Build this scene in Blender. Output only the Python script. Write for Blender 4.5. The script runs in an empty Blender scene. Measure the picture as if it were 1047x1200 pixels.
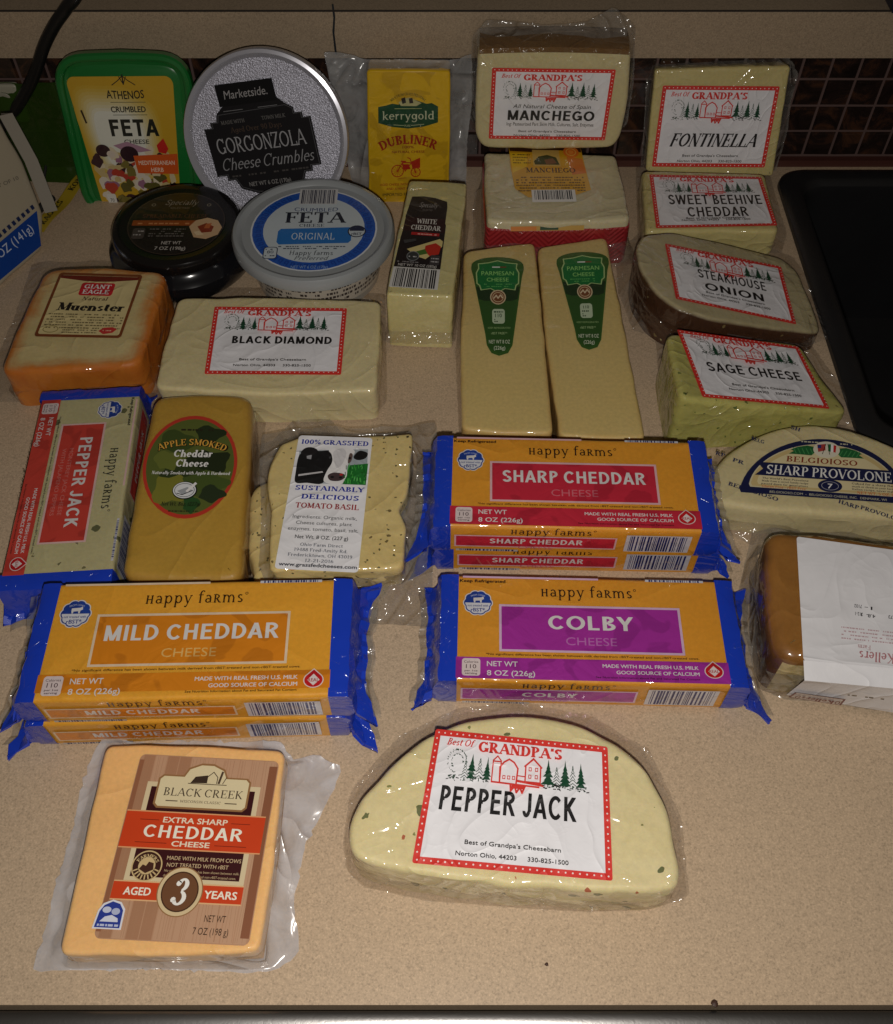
import bpy, bmesh, math, random
from math import sin, cos, pi, radians, sqrt, atan2
from mathutils import Vector, Matrix, noise
from mathutils.geometry import tessellate_polygon, delaunay_2d_cdt

SC = bpy.context.scene
COL = SC.collection
rnd = random.Random(7)

# ------------------------------------------------------------------ camera
CAM_H, PITCH, FPX = 0.494, radians(54.3), 1150.0      # metres above the counter, down tilt, focal length in photo pixels
cam_d = bpy.data.cameras.new('camera')
cam_d.sensor_fit = 'VERTICAL'; cam_d.sensor_height = 24.0
cam_d.lens = FPX / 1200.0 * 24.0
cam_d.clip_start = 0.01; cam_d.clip_end = 50
cam = bpy.data.objects.new('camera', cam_d); COL.objects.link(cam)
cam.location = (0, 0, CAM_H); cam.rotation_euler = (pi / 2 - PITCH, 0, 0)
SC.camera = cam
FW = Vector((0, cos(PITCH), -sin(PITCH))); UP = Vector((0, sin(PITCH), cos(PITCH))); RT = Vector((1, 0, 0))

# ------------------------------------------------------------------ light: a phone flash beside the lens, dim room
W_ = bpy.data.worlds.new('World'); SC.world = W_; W_.use_nodes = True
W_.node_tree.nodes['Background'].inputs[0].default_value = (1.0, 0.82, 0.62, 1)
W_.node_tree.nodes['Background'].inputs[1].default_value = 0.035
fl_d = bpy.data.lights.new('flash', 'AREA'); fl_d.shape = 'DISK'; fl_d.size = 0.010
fl_d.energy = 2.0; fl_d.color = (1.0, 0.945, 0.88)
fl = bpy.data.objects.new('flash', fl_d); COL.objects.link(fl)
fl.location = cam.location - UP * 0.026 + RT * 0.004 + FW * 0.004
fl.rotation_euler = (pi / 2 - PITCH - radians(9), 0, 0)
SC.view_settings.view_transform = 'Standard'; SC.view_settings.look = 'None'
SC.view_settings.exposure = 0.0; SC.view_settings.gamma = 1.0; SC.view_settings.use_curve_mapping = False
SC.cycles.max_bounces = 8; SC.cycles.transparent_max_bounces = 24
SC.cycles.caustics_reflective = False; SC.cycles.caustics_refractive = False

# ------------------------------------------------------------------ geometry of the view: photo pixel -> point on a real plane
CP = Vector((0, 0, CAM_H))
def ray(u, v): return FW + RT * ((u - 523.5) / FPX) - UP * ((v - 600) / FPX)
def at(u, v, z=0.0):
    d = ray(u, v); return CP + d * ((z - CAM_H) / d.z)
class Plane:
    def __init__(s, p, n): s.p = Vector(p); s.n = Vector(n).normalized()
    def at(s, u, v):
        d = ray(u, v); return CP + d * ((s.p - CP).dot(s.n) / d.dot(s.n))
def lean(Y0, z0, tilt):                       # plane leaning back: tilt 90 = upright facing the viewer
    return Plane((0, Y0, z0), (0, -sin(radians(tilt)), cos(radians(tilt))))
def flat(z): return Plane((0, 0, z), (0, 0, 1))

# ------------------------------------------------------------------ materials
def lin(c):
    return tuple(((x / 255) / 12.92 if x / 255 <= 0.04045 else ((x / 255 + 0.055) / 1.055) ** 2.4) for x in c)
def new_mat(name):
    m = bpy.data.materials.new(name); m.use_nodes = True
    nt = m.node_tree; b = nt.nodes['Principled BSDF']
    return m, nt, b
def N(nt, t, **kw):
    n = nt.nodes.new(t)
    for k, v in kw.items():
        if k in n.inputs: n.inputs[k].default_value = v
        else: setattr(n, k, v)
    return n
def ramp(nt, fac, stops):
    r = nt.nodes.new('ShaderNodeValToRGB')
    while len(r.color_ramp.elements) < len(stops): r.color_ramp.elements.new(0.5)
    for e, (p, c) in zip(r.color_ramp.elements, stops):
        e.position = p; e.color = (c[0], c[1], c[2], 1)
    nt.links.new(fac, r.inputs[0]); return r.outputs[0]
def mixc(nt, fac, a, b):
    m = nt.nodes.new('ShaderNodeMix'); m.data_type = 'RGBA'
    if isinstance(fac, float): m.inputs[0].default_value = fac
    else: nt.links.new(fac, m.inputs[0])
    for i, c in ((6, a), (7, b)):
        if isinstance(c, tuple): m.inputs[i].default_value = (c[0], c[1], c[2], 1)
        else: nt.links.new(c, m.inputs[i])
    return m.outputs[2]
def coords(nt, sx=1, sy=1, sz=1, fixed=False):
    t = nt.nodes.new('ShaderNodeTexCoord'); mp = nt.nodes.new('ShaderNodeMapping')
    mp.inputs['Scale'].default_value = (sx, sy, sz)
    mp.inputs['Location'].default_value = (.3, .7, .1) if fixed else (rnd.random(), rnd.random(), rnd.random())
    nt.links.new(t.outputs['Object'], mp.inputs[0]); return mp.outputs[0]
def noise_t(nt, co, scale, detail=3, rough=.55, dist=0.0):
    n = N(nt, 'ShaderNodeTexNoise', Scale=scale, Detail=detail, Roughness=rough, Distortion=dist)
    nt.links.new(co, n.inputs['Vector']); return n.outputs['Fac']
def wrinkle(nt, co, strength=.35, scale=70., fine=260., d=.0018, edge=False):
    """height of a crinkled plastic film -> normal"""
    def ridge(sc, dist, pw, det=1.):
        a = noise_t(nt, co, sc, det, .45, dist)
        sb = N(nt, 'ShaderNodeMath', operation='SUBTRACT'); nt.links.new(a, sb.inputs[0]); sb.inputs[1].default_value = .5
        ab = N(nt, 'ShaderNodeMath', operation='ABSOLUTE'); nt.links.new(sb.outputs[0], ab.inputs[0])
        m1 = N(nt, 'ShaderNodeMath', operation='MULTIPLY_ADD'); nt.links.new(ab.outputs[0], m1.inputs[0]); m1.inputs[1].default_value = -4.; m1.inputs[2].default_value = 1.; m1.use_clamp = True
        pwn = N(nt, 'ShaderNodeMath', operation='POWER'); nt.links.new(m1.outputs[0], pwn.inputs[0]); pwn.inputs[1].default_value = pw
        return pwn.outputs[0]
    r1 = ridge(scale * .42, 2.2, 5.); r2 = ridge(scale * .9, 1.2, 3.)
    lo = noise_t(nt, co, scale * .5, 2, .5, .8)
    s0 = N(nt, 'ShaderNodeMath', operation='MULTIPLY_ADD'); nt.links.new(r2, s0.inputs[0]); s0.inputs[1].default_value = .22; nt.links.new(r1, s0.inputs[2])
    r3 = ridge(scale * 3.1, .8, 2.); s1 = N(nt, 'ShaderNodeMath', operation='MULTIPLY_ADD'); nt.links.new(r3, s1.inputs[0]); s1.inputs[1].default_value = .11; nt.links.new(s0.outputs[0], s1.inputs[2]); s0 = s1
    s = N(nt, 'ShaderNodeMath', operation='MULTIPLY_ADD'); nt.links.new(s0.outputs[0], s.inputs[0]); s.inputs[1].default_value = .26; nt.links.new(lo, s.inputs[2])
    bp = N(nt, 'ShaderNodeBump', Strength=strength, Distance=d); nt.links.new(s.outputs[0], bp.inputs['Height'])
    if edge:                                     # vacuum film creases most along the rims
        at_ = N(nt, 'ShaderNodeAttribute', attribute_name='edge'); mr = N(nt, 'ShaderNodeMapRange'); nt.links.new(at_.outputs['Fac'], mr.inputs[0])
        mr.inputs['To Min'].default_value = strength * .55; mr.inputs['To Max'].default_value = min(1., strength * 2.2); nt.links.new(mr.outputs[0], bp.inputs['Strength'])
    return bp.outputs[0]

def film_coat(nt, b, co, strength=.35, scale=70., rough=.09, weight=.8, fine=260., edge=False, d=.0018):
    b.inputs['Coat Weight'].default_value = weight; b.inputs['Coat Roughness'].default_value = rough
    nt.links.new(wrinkle(nt, co, strength, scale, fine, d, edge), b.inputs['Coat Normal'])

def cheese_mat(name, c1, c2, edge=None, edge_lo=.55, edge_hi=.95, specks=(), wr=.35, wscale=70., rough=.5, blot=28., coat=.8, edge_noise=.25, mottle=.28):
    """c1/c2 mottled body, edge = rind colour driven by the 'edge' attribute, specks = (scale, radius, keep, colour)"""
    m, nt, b = new_mat(name); co = coords(nt)
    f = noise_t(nt, co, blot, 4, .6, .4)
    c = mixc(nt, f, c1, c2)
    g = noise_t(nt, co, 420, 2, .6)
    hs = N(nt, 'ShaderNodeHueSaturation'); mr = N(nt, 'ShaderNodeMapRange'); nt.links.new(g, mr.inputs[0])
    mr.inputs['From Min'].default_value = .3; mr.inputs['From Max'].default_value = .7
    mr.inputs['To Min'].default_value = 1 - .12 * mottle * 2; mr.inputs['To Max'].default_value = 1 + .06 * mottle * 2
    nt.links.new(mr.outputs[0], hs.inputs['Value']); nt.links.new(c, hs.inputs['Color']); c = hs.outputs[0]
    if edge:
        at_ = N(nt, 'ShaderNodeAttribute', attribute_name='edge')
        n2 = noise_t(nt, co, 45, 4, .65, .5)
        ad = N(nt, 'ShaderNodeMath', operation='MULTIPLY_ADD'); nt.links.new(n2, ad.inputs[0]); ad.inputs[1].default_value = edge_noise * 2
        s2 = N(nt, 'ShaderNodeMath', operation='SUBTRACT'); nt.links.new(at_.outputs['Fac'], s2.inputs[0]); s2.inputs[1].default_value = edge_noise
        nt.links.new(s2.outputs[0], ad.inputs[2])
        er = N(nt, 'ShaderNodeMapRange'); er.inputs['From Min'].default_value = edge_lo; er.inputs['From Max'].default_value = edge_hi
        er.interpolation_type = 'SMOOTHSTEP'; nt.links.new(ad.outputs[0], er.inputs[0])
        ec = edge if isinstance(edge[0], float) else mixc(nt, n2, edge[0], edge[1])
        c = mixc(nt, er.outputs[0], c, ec)
    for sc_, rad, keep, colr in specks:
        v = N(nt, 'ShaderNodeTexVoronoi', Scale=sc_)
        nd = N(nt, 'ShaderNodeTexNoise', Scale=sc_ * 2.2, Detail=2.0)
        nt.links.new(co, nd.inputs['Vector'])
        va = N(nt, 'ShaderNodeVectorMath', operation='MULTIPLY_ADD'); nt.links.new(nd.outputs['Color'], va.inputs[0])
        va.inputs[1].default_value = (.5 / sc_,) * 3; nt.links.new(co, va.inputs[2])
        nt.links.new(va.outputs[0], v.inputs['Vector'])
        lt = N(nt, 'ShaderNodeMath', operation='LESS_THAN'); nt.links.new(v.outputs['Distance'], lt.inputs[0]); lt.inputs[1].default_value = rad
        sp = N(nt, 'ShaderNodeSeparateColor'); nt.links.new(v.outputs['Color'], sp.inputs[0])
        l2 = N(nt, 'ShaderNodeMath', operation='LESS_THAN'); nt.links.new(sp.outputs[0], l2.inputs[0]); l2.inputs[1].default_value = keep
        mu = N(nt, 'ShaderNodeMath', operation='MULTIPLY'); nt.links.new(lt.outputs[0], mu.inputs[0]); nt.links.new(l2.outputs[0], mu.inputs[1])
        mu2 = N(nt, 'ShaderNodeMath', operation='MULTIPLY'); nt.links.new(mu.outputs[0], mu2.inputs[0]); mu2.inputs[1].default_value = .85
        c = mixc(nt, mu2.outputs[0], c, colr)
    nt.links.new(c, b.inputs['Base Color'])
    b.inputs['Roughness'].default_value = rough; b.inputs['Specular IOR Level'].default_value = .3
    b.inputs['Subsurface Weight'].default_value = .3; b.inputs['Subsurface Radius'].default_value = (1., .62, .25); b.inputs['Subsurface Scale'].default_value = .004
    bp = N(nt, 'ShaderNodeBump', Strength=.06, Distance=.0006); nt.links.new(noise_t(nt, co, 160, 4, .6), bp.inputs['Height'])
    if coat >= .8: nt.links.new(wrinkle(nt, co, .32, wscale * .62, 260., .006), bp.inputs['Normal'])
    nt.links.new(bp.outputs[0], b.inputs['Normal'])
    if coat: film_coat(nt, b, co, min(1, wr * 1.5), wscale * .72, .085, weight=1., edge=True, d=.008)
    return m

def film_mat(name, tint=(.93, .91, .88), milky=.06, milk_col=(.75, .74, .72), base=.05, rough=.11, wr=.9, scale=90.):
    m = bpy.data.materials.new(name); m.use_nodes = True; nt = m.node_tree; nt.nodes.clear()
    out = nt.nodes.new('ShaderNodeOutputMaterial'); co = coords(nt)
    nrm = wrinkle(nt, co, wr, scale * .62, scale * 3.3, .010)
    tr = N(nt, 'ShaderNodeBsdfTransparent'); tr.inputs[0].default_value = (*tint, 1)
    df = N(nt, 'ShaderNodeBsdfDiffuse'); df.inputs[0].default_value = (*milk_col, 1); nt.links.new(nrm, df.inputs['Normal'])
    gl = N(nt, 'ShaderNodeBsdfGlossy', Roughness=rough); nt.links.new(nrm, gl.inputs['Normal'])
    m1 = nt.nodes.new('ShaderNodeMixShader'); nt.links.new(tr.outputs[0], m1.inputs[1]); nt.links.new(df.outputs[0], m1.inputs[2])
    mk = noise_t(nt, co, 60, 3, .6, .8)
    mr = N(nt, 'ShaderNodeMapRange'); nt.links.new(mk, mr.inputs[0]); mr.inputs['From Min'].default_value = .3; mr.inputs['From Max'].default_value = .7
    mr.inputs['To Min'].default_value = milky * .7; mr.inputs['To Max'].default_value = min(1, milky * 1.3)
    nt.links.new(mr.outputs[0], m1.inputs[0])
    m2 = nt.nodes.new('ShaderNodeMixShader'); fr = N(nt, 'ShaderNodeFresnel', IOR=1.35)
    mn = N(nt, 'ShaderNodeMath', operation='MINIMUM'); nt.links.new(fr.outputs[0], mn.inputs[0]); mn.inputs[1].default_value = .22
    mx_ = N(nt, 'ShaderNodeMath', operation='MAXIMUM'); nt.links.new(mn.outputs[0], mx_.inputs[0]); mx_.inputs[1].default_value = .07
    nt.links.new(mx_.outputs[0], m2.inputs[0]); nt.links.new(m1.outputs[0], m2.inputs[1]); nt.links.new(gl.outputs[0], m2.inputs[2])
    nt.links.new(m2.outputs[0], out.inputs[0]); return m

def plain_mat(name, c, rough=.4, metal=0., coat=0., bump=0., bscale=200., var=0., crough=.08):
    m, nt, b = new_mat(name); co = coords(nt)
    if var:
        f = noise_t(nt, co, 35, 4, .6)
        nt.links.new(mixc(nt, f, tuple(x * (1 - var) for x in c), tuple(min(1, x * (1 + var)) for x in c)), b.inputs['Base Color'])
    else: b.inputs['Base Color'].default_value = (*c, 1)
    b.inputs['Roughness'].default_value = rough; b.inputs['Metallic'].default_value = metal
    if bump:
        bp = N(nt, 'ShaderNodeBump', Strength=bump, Distance=.001); nt.links.new(noise_t(nt, co, bscale, 3, .55, .8), bp.inputs['Height'])
        nt.links.new(bp.outputs[0], b.inputs['Normal'])
        if coat: nt.links.new(bp.outputs[0], b.inputs['Coat Normal'])
    b.inputs['Coat Weight'].default_value = coat; b.inputs['Coat Roughness'].default_value = crough
    return m

_ink = {}
def ink(c, kind='paper'):
    """printing colour; c is sRGB 0-255"""
    k = (tuple(c), kind)
    if k in _ink: return _ink[k]
    m, nt, b = new_mat('ink_%s_%d_%d_%d' % ((kind,) + tuple(int(x) for x in c)))
    L = lin(c); co = coords(nt, fixed=True)
    f = noise_t(nt, co, 60, 4, .6)
    nt.links.new(mixc(nt, f, tuple(x * .93 for x in L), tuple(min(.9, x * 1.05) for x in L)), b.inputs['Base Color'])
    if kind == 'paper':
        b.inputs['Roughness'].default_value = .45
        film_coat(nt, b, co, .3, 55., .22, .35)
        nt.links.new(wrinkle(nt, co, .5, 52., 200., .0030), b.inputs['Normal'])
    elif kind == 'crumple':
        b.inputs['Roughness'].default_value = .4; nt.links.new(wrinkle(nt, co, .45, 34., 200., .0035), b.inputs['Normal'])
    elif kind == 'matte':
        b.inputs['Roughness'].default_value = .7; b.inputs['Specular IOR Level'].default_value = .12
    elif kind == 'gloss':
        b.inputs['Roughness'].default_value = .3
        film_coat(nt, b, co, .35, 45., .1, .7)
    elif kind == 'foil':
        b.inputs['Roughness'].default_value = .38; b.inputs['Metallic'].default_value = .25
        bl = noise_t(nt, co, 52, 2, .45, .9)
        hs = ramp(nt, bl, [(.50, (1, 1, 1)), (.54, (.80, .78, .80))]); mu = nt.nodes.new('ShaderNodeMix'); mu.data_type = 'RGBA'; mu.blend_type = 'MULTIPLY'; mu.inputs[0].default_value = 1. if max(c) - min(c) > 60 else .3
        src = b.inputs['Base Color'].links[0].from_socket; nt.links.new(src, mu.inputs[6]); nt.links.new(hs, mu.inputs[7]); nt.links.new(mu.outputs[2], b.inputs['Base Color'])
        film_coat(nt, b, co, .8, 34., .12, .8, d=.004)
        bp = N(nt, 'ShaderNodeBump', Strength=.5, Distance=.002); nt.links.new(noise_t(nt, co, 42, 3, .5, 1.5), bp.inputs['Height'])
        nt.links.new(bp.outputs[0], b.inputs['Normal'])
    _ink[k] = m; return m

# ------------------------------------------------------------------ mesh builder
class MB:
    def __init__(s): s.v = []; s.f = []; s.fm = []; s.edge = None; s.flatf = set()
    def add(s, pts): i = len(s.v); s.v += [Vector(p) for p in pts]; return list(range(i, i + len(pts)))
    def face(s, idx, m=0): s.f.append(tuple(idx)); s.fm.append(m)
    def poly(s, pts, m=0): s.face(s.add(pts), m)
    def grid(s, rows, m=0, closed=False):
        ids = [s.add(r) for r in rows]; n = len(rows[0])
        for a, b in zip(ids, ids[1:]):
            for j in range(n if closed else n - 1):
                k = (j + 1) % n; s.face((a[j], b[j], b[k], a[k]), m)
        return ids
    def box(s, o, x, y, z, m=0):
        o, x, y, z = map(Vector, (o, x, y, z)); p = [o, o + x, o + x + y, o + y]; q = [a + z for a in p]
        i = s.add(p + q)
        for f in ((3, 2, 1, 0), (4, 5, 6, 7), (0, 1, 5, 4), (1, 2, 6, 5), (2, 3, 7, 6), (3, 0, 4, 7)): s.face([i[k] for k in f], m)
    def tube(s, pts, r, n=10, m=0, caps=True):
        pts = [Vector(p) for p in pts]; rows = []
        t0 = None
        for i, p in enumerate(pts):
            t = (pts[min(i + 1, len(pts) - 1)] - pts[max(i - 1, 0)]).normalized()
            a = t.cross(Vector((.31, .17, .93))).normalized() if t0 is None else (t0 - t * t0.dot(t)).normalized()
            t0 = a; b = t.cross(a); rr = r[i] if isinstance(r, (list, tuple)) else r
            rows.append([p + (a * cos(2 * pi * k / n) + b * sin(2 * pi * k / n)) * rr for k in range(n)])
        ids = s.grid(rows, m, True)
        if caps: s.face(ids[0], m); s.face(ids[-1][::-1], m)
    def lathe(s, c, prof, n=72, m=0, ax=None):
        """prof: list of (r, h) bottom to top; ax=(ux,uy,n)"""
        ux, uy, nn = ax or (Vector((1, 0, 0)), Vector((0, 1, 0)), Vector((0, 0, 1))); c = Vector(c); rows = []
        for r, h in prof:
            rows.append([c + (ux * cos(2 * pi * k / n) + uy * sin(2 * pi * k / n)) * r + nn * h for k in range(n)])
        ids = s.grid(rows, m, True); return ids
    def assign(s, pred, idx):
        for i, f in enumerate(s.f):
            a, b, c = s.v[f[0]], s.v[f[1]], s.v[f[2]]; n = (b - a).cross(c - a)
            if n.length < 1e-14 and len(f) > 3: n = (c - a).cross(s.v[f[3]] - a)
            ctr = sum((s.v[k] for k in f), Vector()) / len(f)
            if pred(ctr, n.normalized() if n.length else n): s.fm[i] = idx
        return s
    def build(s, name, mats, root=None, smooth=True, parent=None, angle=35):
        """mesh object; vertices are made relative to the root empty's place"""
        me = bpy.data.meshes.new(name); off = root.location if root else Vector((0, 0, 0))
        me.from_pydata([v - off for v in s.v], [], s.f)
        if not isinstance(mats, (list, tuple)): mats = [mats]
        for m in mats: me.materials.append(m)
        me.polygons.foreach_set('material_index', s.fm)
        if s.edge:
            a = me.attributes.new('edge', 'FLOAT', 'POINT'); a.data.foreach_set('value', s.edge)
        bm = bmesh.new(); bm.from_mesh(me); bmesh.ops.recalc_face_normals(bm, faces=bm.faces) if smooth != 'keep' else None
        bm.to_mesh(me); bm.free()
        if smooth:
            me.polygons.foreach_set('use_smooth', [True] * len(me.polygons))
            me.set_sharp_from_angle(angle=radians(angle))
        me.update()
        o = bpy.data.objects.new(name, me); COL.objects.link(o)
        if parent: o.parent = parent
        elif root: o.parent = root
        return o

def thing(name, label, cat, loc, group=None):
    o = bpy.data.objects.new(name, None); COL.objects.link(o); o.empty_display_size = .02
    o.location = Vector(loc); o['label'] = label; o['category'] = cat
    if group: o['group'] = group
    return o
def structure(o, kind='structure'): o['kind'] = kind; return o

# ------------------------------------------------------------------ outlines and slabs
def fillet(p, r, n=6):
    """round the corners of a 2D polygon; r may be a list"""
    out = []
    for i, b in enumerate(p):
        a, c = p[i - 1], p[(i + 1) % len(p)]; rr = r[i] if isinstance(r, (list, tuple)) else r
        u = (a - b); w = (c - b); d = min(rr, .48 * u.length, .48 * w.length)
        if d < 1e-6: out.append(b.copy()); continue
        A = b + u.normalized() * d; C = b + w.normalized() * d
        for k in range(n + 1):
            t = k / n; out.append(A * (1 - t) ** 2 + b * 2 * t * (1 - t) + C * t * t)
    return out
def densify(p, step):
    out = []
    for i, a in enumerate(p):
        b = p[(i + 1) % len(p)]; k = max(1, int((b - a).length / step))
        for j in range(k): out.append(a.lerp(b, j / k))
    return out
def area2(p): return sum(p[i - 1].x * q.y - q.x * p[i - 1].y for i, q in enumerate(p))
class Frame:
    def __init__(s, o, ux, n):
        s.o = Vector(o); s.n = Vector(n).normalized(); s.x = (Vector(ux) - s.n * Vector(ux).dot(s.n)).normalized(); s.y = s.n.cross(s.x)
    def w(s, x, y, z=0.): return s.o + s.x * x + s.y * y + s.n * z
    def l(s, p): d = Vector(p) - s.o; return Vector((d.dot(s.x), d.dot(s.y)))

def slab(frame, pts2, T, bev=.003, rad=.006, fade=.012, wob=.0004, down=None, botbev=.0015, botscale=1.0, seed=0, step=.004, dome=.0, und=.0):
    """solid with top outline pts2 in the frame plane (z=0), thickness T along -n (or 'down' vector field to the counter)."""
    p = fillet([Vector(q) for q in pts2], rad)
    if area2(p) < 0: p.reverse()
    p = densify(p, step); n = len(p)
    if down: down.T = T
    nrm = []
    for i in range(n):
        e = p[(i + 1) % n] - p[i - 1]; nrm.append(Vector((e.y, -e.x)).normalized())
    c = sum(p, Vector((0, 0))) / n; mb = MB(); rows = []; ev = []
    def dn(i, h): return h if down is None else h
    def wv(q, k): return wob * noise.noise(Vector((q.x * 60 + seed * 7.3, q.y * 60, k * 3.1)))
    rmean = sum((q - c).length for q in p) / n
    sides = 5
    def ring(offs, h, e, scale=1.0, k=0):
        row = []
        for i, q in enumerate(p):
            b = q + nrm[i] * (offs + wv(q, k if abs(offs) < 1e-9 else 0)); b = c + (b - c) * scale
            if down is None: row.append(frame.w(b.x, b.y, -h))
            else: row.append(down(frame, b, h))
        rows.append(row); ev.extend([e] * n)
    ins = -(bev * 1.5 + .0004)
    S = [q + nrm[k] * (ins + wv(q, 0)) for k, q in enumerate(p)]            # rim of the flat top
    lo = Vector((min(q.x for q in S), min(q.y for q in S))); hi = Vector((max(q.x for q in S), max(q.y for q in S)))
    rr = random.Random(seed + 3); inner = []
    def edge_d(q):
        best = 9.
        for k in range(n):
            a, b = S[k - 1], S[k]; e = b - a; L2 = e.length_squared or 1e-12
            u = max(0., min(1., (q - a).dot(e) / L2)); best = min(best, (q - a - e * u).length)
        return best
    def inside(q):
        r_ = False
        for k in range(n):
            a, b = S[k - 1], S[k]
            if (a.y > q.y) != (b.y > q.y) and q.x < (b.x - a.x) * (q.y - a.y) / (b.y - a.y) + a.x: r_ = not r_
        return r_
    gs = max(.0045, (hi - lo).length / 45); y = lo.y + gs * .5
    while y < hi.y:
        x = lo.x + gs * .5
        while x < hi.x:
            q = Vector((x + rr.uniform(-.3, .3) * gs, y + rr.uniform(-.3, .3) * gs))
            if inside(q):
                d = edge_d(q)
                if d > gs * .35: inner.append((q, d))
            x += gs
        y += gs
    cv, _, cf, *_r = delaunay_2d_cdt(S + [q for q, _ in inner], [(k, (k + 1) % n) for k in range(n)], [], 1, 1e-7)
    cap = []
    for k, q in enumerate(cv):
        d = 0. if k < n else (inner[k - n][1] if k - n < len(inner) else 0.)
        m_ = min(1., d / .008)
        h = -dome * min(1., d / rmean) - und * m_ * noise.noise(Vector((q.x * 45 + seed, q.y * 45, seed * 1.7)))
        cap.append(frame.w(q.x, q.y, -h) if down is None else down(frame, Vector((q.x, q.y)), h))
        ev.append(.4 * max(0., 1 - d / fade) ** 1.4)
    cid = mb.add(cap)
    for f_ in cf: mb.face([cid[k] for k in f_])
    ring(-bev * 1.5 - .0004, 0, .35); ring(-bev, 0, .5)
    for k in range(1, 5):
        a = k / 4 * pi / 2; ring(-bev + bev * sin(a), bev * (1 - cos(a)), .5 + .35 * k / 4)
    for k in range(1, sides):
        ring(0, bev + (T - bev - botbev) * k / sides, 1., 1 + (botscale - 1) * k / sides, k)
    ring(0, T - botbev, 1., botscale); ring(-botbev, T, 1., botscale)
    ids = mb.grid(rows, 0, True)
    mb.face(ids[-1]); mb.edge = ev
    return mb
def to_floor(zb=0.0):
    def f(frame, b, h):
        top = frame.w(b.x, b.y, 0); T = f.T; t = h / T
        return Vector((top.x, top.y, top.z + (zb - top.z) * t))
    return f
def slab_px(px, plane, T, **kw):
    """top outline given on a real plane; returns (MB, frame)"""
    P = [plane.at(*q) for q in px]; o = sum(P, Vector()) / len(P)
    fr = Frame(o, (1, 0, 0), plane.n); return slab(fr, [fr.l(q) for q in P], T, **kw), fr

def poly_at_angle(poly, c, n):
    """radius of polygon around c at n angles"""
    out = []
    for k in range(n):
        a = 2 * pi * k / n; d = Vector((cos(a), sin(a))); best = None
        for i, q in enumerate(poly):
            r = poly[(i + 1) % len(poly)]; e = r - q; den = d.x * e.y - d.y * e.x
            if abs(den) < 1e-12: continue
            t = ((q.x - c.x) * e.y - (q.y - c.y) * e.x) / den; s = ((q.x - c.x) * d.y - (q.y - c.y) * d.x) / den
            if t > 0 and -1e-6 <= s <= 1 + 1e-6 and (best is None or t > best): best = t
        out.append(c + d * (best or .01))
    return out
def skirt(inner, outer, zi, zo, n=160, rings=9, amp=.0022, fall=.35, seed=0, jag=.0008, frame=None):
    """film flap between two loops of 2D points (frame coordinates): leaves the cheese at height zi and settles to zo"""
    c = sum(inner, Vector((0, 0))) / len(inner)
    A = poly_at_angle(inner, c, n); B = poly_at_angle(outer, c, n); rows = []
    for k in range(rings + 1):
        t = k / rings; row = []
        for j in range(n):
            q = A[j].lerp(B[j], t)
            w = min(1., (B[j] - A[j]).length / .012)
            z = zi + (zo - zi) * min(1., (t / fall)) ** .7
            z += amp * w * sin(min(t * 1.6, 1) * pi / 2) * (noise.noise(Vector((q.x * 48 + seed, q.y * 48, seed))) * 1.2 + .22 * noise.noise(Vector((q.x * 150, q.y * 150 + seed, 0))) + .35)
            if k == rings: q = q + (B[j] - c).normalized() * jag * noise.noise(Vector((j * .9, seed, 3)))
            if frame: row.append(frame.w(q.x, q.y, z))
            else: row.append(Vector((q.x, q.y, max(z, .0006))))
        rows.append(row)
    mb = MB(); mb.grid(rows, 0, True); return mb
def px2(px, z=0.): return [Vector(at(u, v, z)[:2]) for u, v in px]

# ------------------------------------------------------------------ lettering: sans from the built-in font, serif from drawn strokes
_tc = {}
def sans(s, bold=0.0):
    k = (s, bold)
    if k in _tc: return _tc[k]
    cu = bpy.data.curves.new('t', 'FONT'); cu.body = s; cu.size = 1.0; cu.resolution_u = 3; cu.offset = bold; cu.fill_mode = 'BOTH'
    o = bpy.data.objects.new('t', cu); me = o.to_mesh()
    v = [(p.co.x / .727, p.co.y / .727) for p in me.vertices]; f = [tuple(q.vertices) for q in me.polygons]
    o.to_mesh_clear(); bpy.data.objects.remove(o); bpy.data.curves.remove(cu)
    if not v: v = [(0, 0)]; f = []
    x0 = min(a for a, _ in v); x1 = max(a for a, _ in v)
    v = [(a - x0, b) for a, b in v]; _tc[k] = (v, f, x1 - x0); return _tc[k]

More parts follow.
